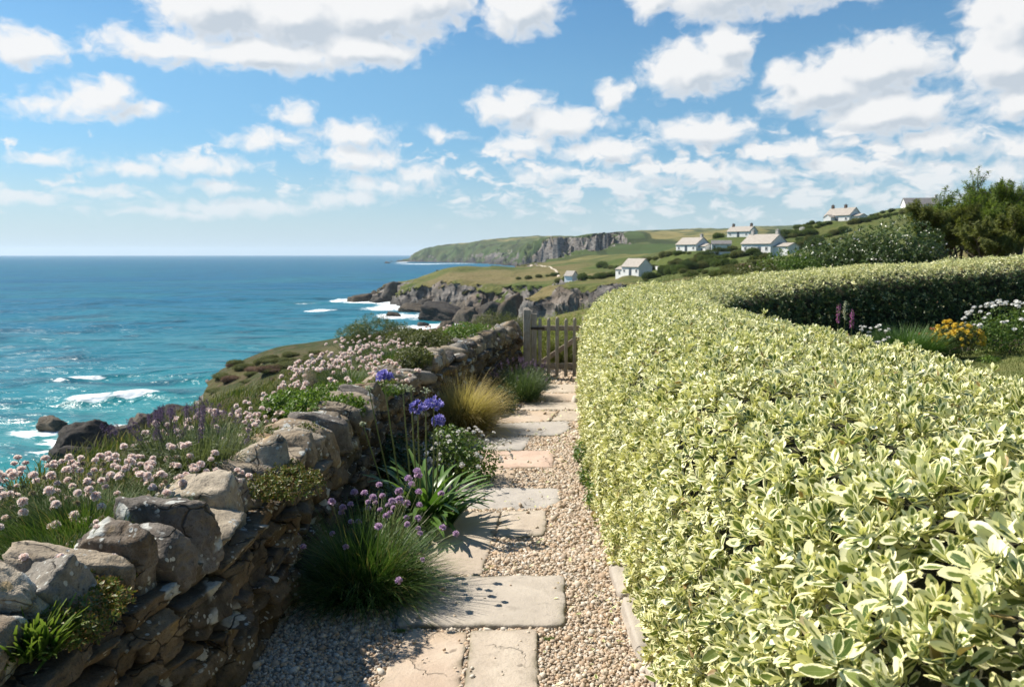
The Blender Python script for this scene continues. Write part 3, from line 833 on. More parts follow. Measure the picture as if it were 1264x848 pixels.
def slab_mesh(poly, thick, rise, seed):
    """irregular flag: jittered riven outline, worn arris, slightly uneven top. poly = ground points"""
    rg = np.random.default_rng(seed)
    pts = []
    n = len(poly)
    for i in range(n):
        a = np.array(poly[i][:2]); b = np.array(poly[(i + 1) % n][:2]); L = np.linalg.norm(b - a)
        m = max(3, int(L / .02))
        for q in range(m):
            pts.append(a + (b - a) * q / m)
    pts = np.array(pts); c = pts.mean(0)
    # soften corners and roughen the outline
    for _ in range(2): pts = .25 * np.roll(pts, 1, 0) + .5 * pts + .25 * np.roll(pts, -1, 0)
    P3 = np.concatenate([pts, np.full((len(pts), 1), seed * .37)], 1)
    outw = pts - c; outw /= np.linalg.norm(outw, axis=1, keepdims=True)
    pts = pts + outw * (fbm(P3 * 14, 4, .6, seed=seed)[:, None] * .017 + fbm(P3 * 3, 2, .5, seed=seed + 3)[:, None] * .010)
    rings = []; tt = []
    zt = rise
    levels = [(0.0, zt - thick, 1), (0.0, zt - .010, .9), (.004, zt - .003, .7), (.013, zt, .5), (.035, zt + .001, .15), (.07, zt + .0015, 0)]
    for (inset, zz, te) in levels:
        q = pts - outw * inset
        rings.append(np.concatenate([q, np.full((len(q), 1), zz)], 1)); tt += [te] * len(q)
    for f in (.75, .5, .25, .02):
        q = c + (rings[5][:, :2] - c) * f
        rings.append(np.concatenate([q, np.full((len(q), 1), zt + .0015)], 1)); tt += [0] * len(q)
    Vv = np.concatenate(rings); m = len(pts)
    tops = np.arange(len(Vv)) >= m * 2
    Vv[tops, 2] += fbm(np.concatenate([Vv[tops, :2] * 6, np.full((tops.sum(), 1), seed * 1.1)], 1), 4, .55, seed=seed) * .0045
    idx = np.arange(len(Vv)).reshape(-1, m)
    nxt = np.roll(idx, -1, 1)
    F = np.concatenate([np.stack([idx[k], nxt[k], nxt[k + 1], idx[k + 1]], 1) for k in range(len(rings) - 1)])
    return Vv, F, np.array(tt), c
slab_polys = []
for i, (pix, lab, kind, rise) in enumerate(SLABS):
    poly = []
    for (px, py) in pix:
        p = on_z(px, py, -.05)
        for _ in range(3): p = on_z(px, py, float(garden_z(p[0], p[1])) + rise)
        poly.append(p)
    poly = np.array(poly)
    slab_polys.append(poly[:, :2])
    Vv, F, tt, c = slab_mesh(poly[:, :2], .06, rise, 40 + i)
    zc = float(garden_z(c[0], c[1]))
    Vv[:, 2] += -.014 * (Vv[:, 1] - c[1])
    area = .5 * np.sum(poly[:, 0] * np.roll(poly[:, 1], -1) - poly[:, 1] * np.roll(poly[:, 0], -1))
    if area < 0: F = F[:, ::-1]
    gg = G(); gg.add(Vv - np.array([c[0], c[1], 0]), F, 0, t=tt)
    o = put("paving_slab", gg.mesh("paving_slab", SLABM[kind]), None, (c[0], c[1], zc + .006))
    tag(o, lab, "paving slab", "stone slabs of the garden path")

# edging stones along the hedge foot
def at_ground(px, py):
    p = on_z(px, py, -.05)
    for _ in range(3): p = on_z(px, py, float(garden_z(p[0], p[1])))
    return p
for i, (a, b_, lab) in enumerate([((754, 700), (771, 745), "rounded edging stone tucked under the hedge, farthest of the three"), ((771, 748), (798, 822), "long grey edging stone along the hedge foot beside the gravel"), ((800, 826), (840, 905), "edging stone at the bottom edge of the hedge foot")]):
    p0 = at_ground(*a); p1 = at_ground(*b_); L = np.linalg.norm(p1 - p0); mid = (p0 + p1) / 2
    Vs, Fs = stone((L, .13, .12), 4, 900 + i, chips=4, sharp=14, rough=.035, boxy=.06)
    Rm = rotm(0, 0, atan2(p1[1] - p0[1], p1[0] - p0[0]))
    gg = G(); gg.add(Vs @ Rm.T, Fs, 0, t=0)
    o = put("edging_stone", gg.mesh("edging_stone", SLABM['grey']), None, (mid[0] + .03, mid[1], float(mid[2]) + .012))
    tag(o, lab, "edging stone", "edging stones at the hedge foot")

# loose pebbles
def in_poly(x, y, poly):
    ins = np.zeros(len(x), bool)
    for i in range(len(poly)):
        x0, y0 = poly[i]; x1, y1 = poly[(i + 1) % len(poly)]
        ins ^= ((y0 > y) != (y1 > y)) & (x < (x1 - x0) * (y - y0) / ((y1 - y0) if y1 != y0 else 1e-9) + x0)
    return ins
def pebbles(n, ymin, ymax, size, sub, seed, power=1.0):
    rg = np.random.default_rng(seed)
    y = ymin + (ymax - ymin) * rg.random(n) ** power
    l = wall_x(y) - .05; h = hedge_left(y) + .2
    x = l + (h - l) * rg.random(n)
    keep = np.ones(n, bool)
    for p in slab_polys:
        c = p.mean(0); q = c + (p - c) * .97
        keep &= ~in_poly(x, y, q)
    stray = (~keep) & (rg.random(n) < .0025)
    lift = np.where(stray, .02, 0)
    keep |= stray
    x, y, lift = x[keep], y[keep], lift[keep]; n = len(x)
    D, F = ico(sub)
    sz = size * np.exp(rg.normal(0, .33, n))
    sz = np.where(rg.random(n) < .02, sz * 1.8, sz)
    asp = np.stack([np.ones(n), rg.uniform(.65, 1, n), rg.uniform(.42, .75, n)], 1) * sz[:, None]
    q = rg.normal(0, 1, (n, 4)) * np.array([1, .25, .25, 1]); q /= np.linalg.norm(q, axis=1, keepdims=True)
    w_, a, b_, c = q.T
    Rm = np.stack([1 - 2 * (b_ * b_ + c * c), 2 * (a * b_ - w_ * c), 2 * (a * c + w_ * b_), 2 * (a * b_ + w_ * c), 1 - 2 * (a * a + c * c), 2 * (b_ * c - w_ * a), 2 * (a * c - w_ * b_), 2 * (b_ * c + w_ * a), 1 - 2 * (a * a + b_ * b_)], 1).reshape(-1, 3, 3)
    base = D[None] * (1 + .22 * rg.normal(0, 1, (n, len(D), 1)) * (.8 if sub == 1 else .45)) * asp[:, None, :]
    Vv = np.einsum('nij,nkj->nki', Rm, base)
    zz = garden_z(x, y) + .010 + .006 * fbm2(x, y, 2.0, 3, seed=70) + sz * .2 + lift
    Vv += np.stack([x, y, zz], 1)[:, None, :]
    Fx = (F[None] + (np.arange(n) * len(D))[:, None, None]).reshape(-1, 3)
    return Vv.reshape(-1, 3), Fx, np.repeat(rg.random(n), len(D))
m, nt, b, out = mat_base("river_gravel")
r = nt.attr('rnd')
c = nt.ramp(r, [(0, (.47, .37, .27)), (.18, (.56, .46, .345)), (.35, (.38, .275, .185)), (.5, (.60, .52, .42)), (.62, (.48, .345, .225)), (.75, (.62, .56, .475)), (.86, (.34, .265, .20)), (.93, (.55, .42, .295)), (1.0, (.68, .63, .56))], 'CONSTANT')
nn = nt.noise(nt.coord('Object'), 160, 3, .6)
nt.put(b.inputs['Base Color'], nt.mix(nt.step(nn, .4, .75, 0, .5), c, (.30, .25, .19)))
nt.put(b.inputs['Roughness'], .8); nt.put(b.inputs['Specular IOR Level'], .3)
M_PEB = m
gg = G()
for args in [(42000, 2.2, 4.6, .0080, 1, 1), (42000, 4.4, 8.0, .0100, 1, 2), (13000, 7.6, 13.6, .017, 1, 3)]:
    Vv, F, rn = pebbles(*args); gg.add(Vv, F, 0, rnd=rn)
tag(put("gravel", gg.mesh("gravel", M_PEB)), "pale rounded gravel filling the path between slabs", None, None, 'stuff')

# ------------------------------------------------------------------ picket gate
def box(g_, c, size, R=None, mat=0, bev=.004, **at):
    """box with chamfered edges"""
    hx, hy, hz = np.array(size) / 2; b_ = min(bev, hx * .4, hy * .4, hz * .4)
    bm = bmesh.new(); bmesh.ops.create_cube(bm, size=1.0)
    for v in bm.verts: v.co = Vector((v.co.x * size[0], v.co.y * size[1], v.co.z * size[2]))
    if b_ > 0: bmesh.ops.bevel(bm, geom=list(bm.edges), offset=b_, segments=2, affect='EDGES', profile=.6)
    bm.verts.index_update()
    Vv = np.array([v.co[:] for v in bm.verts])
    by = {}
    for f in bm.faces: by.setdefault(len(f.verts), []).append([v.index for v in f.verts])
    bm.free()
    if R is not None: Vv = Vv @ np.asarray(R).T
    g_.add(Vv + np.asarray(c), [np.array(q) for q in by.values()], mat, **at)

def mat_wood(name, c1, c2, axis=2):
    m, nt, b, out = mat_base(name)
    co = nt.coord('Object')
    st = [14, 14, 14]; st[axis] = .9
    g1 = nt.noise(nt.vmath('MULTIPLY', co, tuple(st)), 6, 5, .65, .5); g2 = nt.noise(co, 5, 4, .6)
    c = nt.mix(nt.step(g1, .3, .7), c1, c2)
    c = nt.mix(nt.step(g2, .5, .7, 0, .6), c, tuple(x * .55 for x in c1))
    nt.put(b.inputs['Base Color'], c); nt.put(b.inputs['Roughness'], .85); nt.put(b.inputs['Specular IOR Level'], .2)
    nt.put(b.inputs['Normal'], nt.bump(g1, .6, .004))
    return m
M_WOOD = mat_wood("weathered_oak", (.27, .225, .175), (.45, .39, .32))
M_WOODH = mat_wood("weathered_oak_rail", (.22, .18, .14), (.38, .32, .26), 0)
M_IRON = mat_plain("rusty_iron", (.03, .025, .022), (.07, .04, .025), 30, .7)
GY = 11.75; GZ = float(garden_z(.6, GY))
def gx(px): return on_y(px, 430, GY)[0]
gate = empty("picket_gate", (gx(688), GY, GZ), 0, "weathered wooden picket gate with diagonal brace at the end of the path", "gate")
pw = .052
xs_p = [gx(666.5), gx(677), gx(687.5), gx(698.5), gx(709), gx(720), gx(731)]
for i, xx in enumerate(xs_p):
    gg = G(); top = .94 + .012 * (i % 3 - 1); bot = .055
    box(gg, (0, 0, (top + bot) / 2 - .02), (pw, .020, top - bot - .04))
    # rounded head
    hv = []; k = 8
    for yy_ in (-.010, .010):
        for a in np.linspace(0, pi, k): hv.append((cos(a) * pw / 2 * .97, yy_, top - .041 + sin(a) * .036))
    Fh = [[j, j + 1, k + j + 1, k + j] for j in range(k - 1)]
    gg.add(hv, [np.array(Fh), np.array([list(range(k))[::-1]]), np.array([list(range(k, 2 * k))])], 0)
    put("picket", gg.mesh("picket", M_WOOD), gate, (xx - gate.location.x, -.026, 0))
x0, x1 = xs_p[0] - .10, xs_p[-1] + .06
for zz in (.775, .215):
    gg = G(); box(gg, (0, 0, 0), (x1 - x0, .032, .075)); put("rail", gg.mesh("rail", M_WOODH), gate, ((x0 + x1) / 2 - gate.location.x, .002, zz))
gg = G(); dxb = x1 - x0 - .12; dzb = .56; Lb = sqrt(dxb * dxb + dzb * dzb)
box(gg, (0, 0, 0), (Lb * .93, .028, .07), rotm(0, -atan2(dzb, dxb), 0)); put("brace", gg.mesh("brace", M_WOODH), gate, ((x0 + x1) / 2 - gate.location.x, .034, .495))
gg = G(); box(gg, (0, 0, 0), (.085, .045, .98)); put("hanging_stile", gg.mesh("hanging_stile", M_WOOD), gate, (gx(658.5) - gate.location.x + .005, 0, .50))
for zz in (.775, .215):
    gg = G(); box(gg, (0, 0, 0), (.24, .006, .035), bev=.002); put("strap_hinge", gg.mesh("strap_hinge", M_IRON), gate, (gx(662) - gate.location.x, -.040, zz))
for (px, h, lab, wd) in [(650.5, 1.06, "square weathered gate post standing at the end of the stone wall", .108), (740, 1.06, "weathered gate post half buried in the variegated hedge", .12)]:
    p = empty("gate_post", (gx(px), GY + .01, GZ), 0, lab, "gate post")
    gg = G(); box(gg, (0, 0, h / 2 - .15), (wd, wd, h + .3 - .035), bev=.006); put("post", gg.mesh("post", M_WOOD), p)
    gg = G(); Vc = [(-wd / 2, -wd / 2, h - .017), (wd / 2, -wd / 2, h - .017), (wd / 2, wd / 2, h - .017), (-wd / 2, wd / 2, h - .017), (-wd * .2, -wd * .2, h + .02), (wd * .2, -wd * .2, h + .02), (wd * .2, wd * .2, h + .02), (-wd * .2, wd * .2, h + .02)]
    gg.add(Vc, np.array([[0, 1, 5, 4], [1, 2, 6, 5], [2, 3, 7, 6], [3, 0, 4, 7], [4, 5, 6, 7]]), 0); put("cap", gg.mesh("cap", M_WOOD, False), p)

# ------------------------------------------------------------------ variegated hedge
def mat_variegated():
    m, nt, b, out = mat_base("variegated_leaf")
    u = nt.attr('u'); v = nt.attr('t'); r = nt.attr('rnd')
    co = nt.coord('Object')
    wob = nt.noise(co, 95, 3, .6)
    e = nt.math('ADD', nt.math('ABSOLUTE', u), nt.math('MULTIPLY', nt.math('SUBTRACT', wob, .5), .55))
    e = nt.math('MAXIMUM', e, nt.math('MULTIPLY_ADD', v, 1.3, -.62))
    lim = nt.math('MULTIPLY_ADD', r, .85, -.06)
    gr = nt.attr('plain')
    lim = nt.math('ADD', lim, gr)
    mg = nt.step(nt.math('SUBTRACT', e, lim), -.05, .10)
    r2 = nt.math('FRACT', nt.math('MULTIPLY', r, 37.3))
    green = nt.mix(r2, (.062, .112, .018), (.20, .24, .052))
    green = nt.mix(nt.step(wob, .5, .75, 0, .6), green, (.25, .29, .11))
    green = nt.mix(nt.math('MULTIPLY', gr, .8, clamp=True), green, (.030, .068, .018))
    cream = nt.mix(r2, (.80, .77, .37), (.88, .84, .55))
    vein = nt.step(nt.math('ABSOLUTE', u), .0, .07, .35, 0)
    c = nt.mix(mg, green, cream); c = nt.mix(vein, c, (.42, .46, .20))
    c = nt.mix(nt.math('MULTIPLY', nt.step(nt.math('FRACT', nt.math('MULTIPLY', r, 91.7)), .985, .99), .8), c, (.30, .17, .06))
    nt.put(b.inputs['Base Color'], c)
    nt.put(b.inputs['Roughness'], .42); nt.put(b.inputs['Specular IOR Level'], .45)
    tr = nt.new('ShaderNodeBsdfTranslucent'); nt.put(tr.inputs['Color'], nt.mix(1.0, c, (1.0, 1.08, .50), 'MULTIPLY'))
    mx = nt.new('ShaderNodeMixShader'); mx.inputs[0].default_value = .18
    nt.l.new(b.outputs[0], mx.inputs[1]); nt.l.new(tr.outputs[0], mx.inputs[2]); nt.l.new(mx.outputs[0], out.inputs['Surface'])
    return m
M_VAR = mat_variegated()

def leaf_grid(nl, nw, L, W, fold, curl, twist=0.0):
    """one leaf lying along +X, up +Z: nl x nw quads; returns V, F, u, t"""
    tt = np.linspace(0, 1, nl + 1); uu = np.linspace(-1, 1, nw + 1)
    wprof = np.sin(np.pi * np.clip(tt * .925 + .035, 0, 1) ** 1.12) ** .72
    V = []; U = []; T = []
    for i, t in enumerate(tt):
        ang = curl * t
        cx = L * (np.sin(ang) / curl if abs(curl) > 1e-3 else t); cz = L * (1 - np.cos(ang)) / curl if abs(curl) > 1e-3 else 0
        for u in uu:
            y = u * W / 2 * wprof[i]; z = abs(y) * fold
            V.append((cx - z * np.sin(ang), y, cz + z * np.cos(ang) + twist * y * t)); U.append(u); T.append(t)
    idx = np.arange((nl + 1) * (nw + 1)).reshape(nl + 1, nw + 1)
    F = np.stack([idx[:-1, :-1], idx[1:, :-1], idx[1:, 1:], idx[:-1, 1:]], -1).reshape(-1, 4)
    return np.array(V), F, np.array(U), np.array(T)

def make_rosette(rg, nl, nw, nleaf):
    """one shoot tip: leaves spiral up the axis (+Z), older ones spread, young ones upright and small"""
    Vs = []; Fs = []; Us = []; Ts = []; Li = []; n = 0
    a0 = rg.uniform(0, 6.28)
    for k in range(nleaf):
        f = k / max(nleaf - 1, 1)
        L = (1.0 - .42 * f) * rg.uniform(.85, 1.15); W = L * rg.uniform(.46, .62)
        V, F, U, T = leaf_grid(nl, nw, L, W, rg.uniform(.1, .38), rg.uniform(-.35, .55), rg.normal(0, .25))
        elev = radians(np.interp(f, [0, 1], [4, 68]) + rg.normal(0, 11))
        roll = rg.normal(0, .3)
        V = V @ rotm(roll, 0, 0).T; V[:, 0] += .06
        V = V @ rotm(0, -elev, 0).T
        V = V @ rotm(0, 0, a0 + k * 2.4 + rg.normal(0, .2)).T
        V[:, 2] += -.30 + .50 * f
        Vs.append(V); Fs.append(F + n); Us.append(U); Ts.append(T); Li.append(np.full(len(V), k)); n += len(V)
    return np.concatenate(Vs), np.concatenate(Fs), np.concatenate(Us), np.concatenate(Ts), np.concatenate(Li)

def basis_from(nrm, spin):
    nrm = nrm / np.linalg.norm(nrm, axis=1, keepdims=True)
    ref = np.where(np.abs(nrm[:, 2:3]) < .9, [[0, 0, 1.0]], [[1.0, 0, 0]])
    a = np.cross(ref, nrm); a /= np.linalg.norm(a, axis=1, keepdims=True); b_ = np.cross(nrm, a)
    cs, sn = np.cos(spin)[:, None], np.sin(spin)[:, None]
    return np.stack([a * cs + b_ * sn, -a * sn + b_ * cs, nrm], 2)      # columns

def scatter(g_, proto, Pos, Nrm, scale, rg, mat=0, plain=None):
    """stamp prototypes (V,F,u,t,leaf index) at points"""
    n = len(Pos); B_ = basis_from(Nrm, rg.uniform(0, 6.28, n)); which = rg.integers(0, len(proto), n)
    for k, (V, F, U, T, Li) in enumerate(proto):
        s = which == k; m = s.sum()
        if not m: continue
        W_ = np.einsum('nij,kj->nki', B_[s] * scale[s][:, None, None], V) + Pos[s][:, None, :]
        rn = rg.random((m, int(Li.max()) + 1))
        shoot = rg.random((m, 1)); rn = np.clip(.6 * rn + .4 * shoot, 0, 1)
        kw = {} if plain is None else {'plain': np.repeat(plain[s], len(V))}
        g_.add(W_.reshape(-1, 3), (F[None] + (np.arange(m) * len(V))[:, None, None]).reshape(-1, F.shape[1]), mat,
               rnd=rn[:, Li].ravel(), u=np.tile(U, m), t=np.tile(T, m), **kw)

hs = np.concatenate([[0], np.cumsum(np.linalg.norm(np.diff((HEDGE_OUT + HEDGE_IN) / 2, axis=0), axis=1))])
def smooth_interp(s, tab):
    """cubic (Catmull) through the table"""
    i = np.clip(np.searchsorted(hs, s) - 1, 0, len(hs) - 2)
    t = (s - hs[i]) / (hs[i + 1] - hs[i])
    p0 = tab[np.maximum(i - 1, 0)]; p1 = tab[i]; p2 = tab[i + 1]; p3 = tab[np.minimum(i + 2, len(tab) - 1)]
    h0 = (hs[i + 1] - hs[i])
    m1 = (p2 - p0) / (hs[i + 1] - hs[np.maximum(i - 1, 0)]) * h0; m2 = (p3 - p1) / (hs[np.minimum(i + 2, len(hs) - 1)] - hs[i]) * h0
    return (2 * t**3 - 3 * t**2 + 1) * p1 + (t**3 - 2 * t**2 + t) * m1 + (-2 * t**3 + 3 * t**2) * p2 + (t**3 - t**2) * m2
def hedge_surface(s, q, inset=0.0):
    """q 0..1 across: path-side foot, over the top, garden-side foot"""
    ox = smooth_interp(s, HEDGE_OUT[:, 0]); oy = smooth_interp(s, HEDGE_OUT[:, 1])
    ix = smooth_interp(s, HEDGE_IN[:, 0]); iy = smooth_interp(s, HEDGE_IN[:, 1]); zt = smooth_interp(s, HEDGE_TOP)
    th = np.pi * (1 - q)
    n = 5.2
    cx = np.sign(np.cos(th)) * np.abs(np.cos(th)) ** (2 / n); cz = np.abs(np.sin(th)) ** (2 / n)
    cx = cx * (1 - .05 * cz)
    mx, my = (ox + ix) / 2, (oy + iy) / 2; hx, hy = (ix - ox) / 2, (iy - oy) / 2
    hw = np.hypot(hx, hy); f = (hw - inset) / hw
    gz = garden_z(mx + hx * cx, my + hy * cx) - .03
    return np.stack([mx + hx * cx * f, my + hy * cx * f, gz + (zt - gz - inset) * cz], -1)
# dense parameter mesh for area-true sampling
SG = np.linspace(hs[0], hs[-1], 420); QG = np.concatenate([np.linspace(0, .5, 60) ** 1.0, np.linspace(.5, 1, 60)[1:]])
Sg, Qg = np.meshgrid(SG, QG, indexing='ij')
SP = hedge_surface(Sg.ravel(), Qg.ravel()).reshape(len(SG), len(QG), 3)
hedge = empty("variegated_hedge", (1.6, 5.0, 0), 0, "long clipped variegated hedge with cream edged leaves, curving round the garden beside the path", "hedge")
HO = np.array([1.6, 5.0, 0])
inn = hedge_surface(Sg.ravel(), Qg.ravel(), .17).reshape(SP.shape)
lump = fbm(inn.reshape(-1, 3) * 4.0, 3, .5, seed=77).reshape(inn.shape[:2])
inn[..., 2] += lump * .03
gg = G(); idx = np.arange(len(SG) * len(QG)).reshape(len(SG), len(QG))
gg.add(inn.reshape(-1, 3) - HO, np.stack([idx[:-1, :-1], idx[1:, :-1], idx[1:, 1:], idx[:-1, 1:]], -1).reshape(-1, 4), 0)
M_HCORE = mat_plain("hedge_gap_shade", (.012, .015, .006), (.042, .040, .018), 25, .95, .9, 60, .03)  # near-black shell: shade of the gaps between leaves is put into its colour
put("shade_core", gg.mesh("shade_core", M_HCORE), hedge)

E1 = SP[1:, :-1] - SP[:-1, :-1]; E2 = SP[:-1, 1:] - SP[:-1, :-1]
CN = np.cross(E1, E2); CA = np.linalg.norm(CN, axis=2); CN = -CN / (CA[..., None] + 1e-12)
CC = (SP[1:, 1:] + SP[:-1, :-1]) / 2
if (CN[200, 60] @ np.array([0, 0, 1])) < 0: CN = -CN
toC = np.array([0, 0, EYE]) - CC; Dc = np.linalg.norm(toC, axis=2); facing = (CN * toC).sum(2) / Dc
dens = np.where(facing > -.25, 1.0, .12)
dens *= np.where(CC[..., 1] < -.8, .15, 1.0)
def hedge_layer(rg, per_m2, dmin, dmax, depth, sc, proto, g_):
    lam = CA * dens * per_m2 * ((Dc >= dmin) & (Dc < dmax))
    cnt = rg.poisson(lam)
    i, j = np.nonzero(cnt); rep = cnt[i, j]; i = np.repeat(i, rep); j = np.repeat(j, rep); n = len(i)
    u = rg.random(n)[:, None]; v = rg.random(n)[:, None]
    Pp = SP[i, j] * (1 - u) * (1 - v) + SP[i + 1, j] * u * (1 - v) + SP[i, j + 1] * (1 - u) * v + SP[i + 1, j + 1] * u * v
    Nn = CN[i, j]
    lump = fbm(Pp * 3.2, 3, .55, seed=81)
    Pp = Pp + Nn * (rg.normal(0, .020, n) + lump * .075 - depth)[:, None]
    up = np.array([0, 0, 1.0])
    Nn = Nn * .75 + up * .55 + rg.normal(0, .42, (n, 3))
    scale = sc * rg.uniform(.60, 1.28, n)
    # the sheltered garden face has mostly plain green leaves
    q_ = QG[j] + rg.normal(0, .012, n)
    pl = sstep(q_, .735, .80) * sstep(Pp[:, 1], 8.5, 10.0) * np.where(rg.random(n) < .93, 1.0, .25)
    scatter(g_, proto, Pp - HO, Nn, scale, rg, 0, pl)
rg = np.random.default_rng(19)
proto_hi = [make_rosette(rg, 5, 2, int(rg.integers(7, 11))) for _ in range(9)]
proto_mid = [make_rosette(rg, 3, 2, int(rg.integers(7, 10))) for _ in range(8)]
proto_lo = [make_rosette(rg, 2, 2, int(rg.integers(6, 8))) for _ in range(8)]
gg = G()
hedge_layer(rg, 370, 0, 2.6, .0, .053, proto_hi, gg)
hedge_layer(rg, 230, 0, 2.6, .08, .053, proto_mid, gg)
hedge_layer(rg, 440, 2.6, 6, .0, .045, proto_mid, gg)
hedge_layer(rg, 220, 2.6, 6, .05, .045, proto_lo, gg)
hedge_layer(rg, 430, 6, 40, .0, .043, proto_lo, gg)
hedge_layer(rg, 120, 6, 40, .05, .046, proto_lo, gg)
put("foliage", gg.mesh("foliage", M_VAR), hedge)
print("hedge verts", gg.n)

# a few shed hedge leaves lying on the gravel and slabs
rg = np.random.default_rng(88); n = 170
y = rg.uniform(2.3, 9.5, n); h = hedge_left(y); x = h - .02 - np.abs(rg.normal(0, .35, n))
gg = G(); pl_leaf = [(lambda q: (q[0], q[1], q[2], q[3], np.zeros(len(q[0]), int)))(leaf_grid(3, 2, 1.0, .5, .2, .5, .2)) for _ in range(3)]
scatter(gg, pl_leaf, np.stack([x, y, garden_z(x, y) + .034], 1), np.stack([rg.normal(0, .25, n), rg.normal(0, .25, n), np.ones(n)], 1), rg.uniform(.02, .038, n), rg)
tag(put("fallen_leaves", gg.mesh("fallen_leaves", M_VAR)), "shed hedge leaves lying on the path", None, None, 'stuff')

# ------------------------------------------------------------------ plants: builders
def blades(n, rad, L, w, lean, droop, rg, seg=4, wind=(0, 0), spread=.6, core=0.0, tipw=.15):
    """n narrow blades from a disc, leaning outwards and drooping"""
    r = rad * np.sqrt(rg.uniform(core, 1, n)); a = rg.uniform(0, 2 * pi, n)
    base = np.stack([r * np.cos(a), r * np.sin(a), np.zeros(n)], 1)
    az = a + rg.normal(0, spread, n)
    tilt = lean * (.15 + .85 * r / rad) * rg.uniform(.5, 1.25, n) + rg.normal(0, .10, n)
    Ln = L * rg.uniform(.62, 1.15, n); dr = droop * rg.uniform(.4, 1.5, n)
    p = base.copy(); pts = [p.copy()]
    for k in range(seg):
        th = tilt + dr * ((k + .5) / seg) ** 1.5
        d = np.stack([np.sin(th) * np.cos(az) + wind[0] * (k + 1) / seg, np.sin(th) * np.sin(az) + wind[1] * (k + 1) / seg, np.cos(th)], 1)
        d /= np.linalg.norm(d, axis=1, keepdims=True)
        p = p + d * (Ln / seg)[:, None]; pts.append(p.copy())
    sa = az + pi / 2 + rg.normal(0, .5, n)
    side = np.stack([np.cos(sa), np.sin(sa), np.zeros(n)], 1)
    Vl = []; Tl = []
    for k, q in enumerate(pts):
        t = k / seg; ww = w * (1 - (1 - tipw) * t ** 1.8) * rg.uniform(.75, 1.25, n) / 2
        Vl += [q - side * ww[:, None], q + side * ww[:, None]]; Tl += [t, t]
    Vv = np.stack(Vl, 1); m = len(Vl)
    f = np.array([[2 * k, 2 * k + 1, 2 * k + 3, 2 * k + 2] for k in range(seg)])
    F = (f[None] + (np.arange(n) * m)[:, None, None]).reshape(-1, 4)
    return Vv.reshape(-1, 3), F, np.tile(Tl, n), np.repeat(rg.random(n), m)

def tube(pts, radii, sides=6):
    pts = np.asarray(pts, float); n = len(pts)
    V = []
    for i in range(n):
        d = pts[min(i + 1, n - 1)] - pts[max(i - 1, 0)]; d = d / (np.linalg.norm(d) + 1e-9)
        ref = np.array([1, 0, 0]) if abs(d[0]) < .8 else np.array([0, 1, 0])
        a = np.cross(d, ref); a /= np.linalg.norm(a); b_ = np.cross(d, a)
        for k in range(sides):
            t = 2 * pi * k / sides; V.append(pts[i] + radii[i] * (a * cos(t) + b_ * sin(t)))
    F = [[i * sides + k, i * sides + (k + 1) % sides, (i + 1) * sides + (k + 1) % sides, (i + 1) * sides + k] for i in range(n - 1) for k in range(sides)]
    return np.array(V), np.array(F)

def stalk_pts(L, bend, n=5):
    t = np.linspace(0, 1, n); return np.stack([bend * L * t ** 2, np.zeros(n), L * t * (1 - .25 * bend * bend * t)], 1)

def pompom(rg, R, L, bend, petals=46, flat=.85, stalk_r=.0013):
    """globe of small petals on a bare stalk: materials 0 stalk, 1 petals"""
    g_ = G(); P_ = stalk_pts(L, bend); V, F = tube(P_, np.linspace(stalk_r * 1.2, stalk_r, len(P_)), 4)
    g_.add(V, F, 0, rnd=.5, t=np.repeat(np.linspace(0, 1, len(P_)), 4))
    c = P_[-1]
    D, Fi = ico(1); g_.add(D * R * .72 * np.array([1, 1, flat]) + c, Fi, 1, rnd=.1, t=0)
    d = rg.normal(0, 1, (petals, 3)); d[:, 2] = np.where(d[:, 2] < -.6, -d[:, 2], d[:, 2]); d /= np.linalg.norm(d, axis=1, keepdims=True)
    B_ = basis_from(d + rg.normal(0, .25, d.shape), rg.uniform(0, 6.28, petals))
    q = np.array([(-.33, 0, -.45), (.33, 0, -.45), (.42, .06, .28), (0, .12, .5), (-.42, .06, .28)]) * R * .95
    W_ = np.einsum('nij,kj->nki', B_[:, :, [0, 1, 2]], q) + (d * R * np.array([1, 1, flat]) * .85)[:, None, :] + c
    F5 = np.arange(petals * 5).reshape(-1, 5)
    g_.add(W_.reshape(-1, 3), F5, 1, rnd=np.repeat(rg.random(petals), 5), t=np.tile([0, 0, .7, 1, .7], petals))
    return g_

def place_flowers(plant, name, meshes, spots, rg, label=None):
    """spots: (x, y, z, tilt, azimuth, scale) in the plant's own space"""
    for (x, y, z, tl, azm, sc) in spots:
        o = put(name, meshes[int(rg.integers(0, len(meshes)))], plant, (x, y, z))
        o.rotation_euler = Euler((0, tl, azm)); o.scale = (sc, sc, sc)
        if label: o['label'] = label

def rosette_cluster(rg, kind):
    return [make_rosette(rg, 2, 2, int(rg.integers(5, 8))) for _ in range(6)] if kind == 'broad' else None

def leaf_proto(rg, nl=2, nw=2, n=6, wr=(.35, .5)):
    """single loose leaves, for shrubs"""
    outp = []
    for _ in range(n):
        V, F, U, T = leaf_grid(nl, nw, 1.0, rg.uniform(*wr), rg.uniform(.1, .35), rg.uniform(-.3, .5), rg.normal(0, .3))
        outp.append((V, F, U, T, np.zeros(len(V), int)))
    return outp
RL = np.random.default_rng(101)
P_LEAF = leaf_proto(RL); P_NARROW = leaf_proto(RL, 2, 1, 6, (.14, .24)); P_QUAD = leaf_proto(RL, 1, 2, 5, (.5, .75)); P_TIP = [make_rosette(RL, 2, 2, int(RL.integers(5, 8))) for _ in range(6)]
P_TIPLO = [make_rosette(RL, 1, 2, 5) for _ in range(5)]

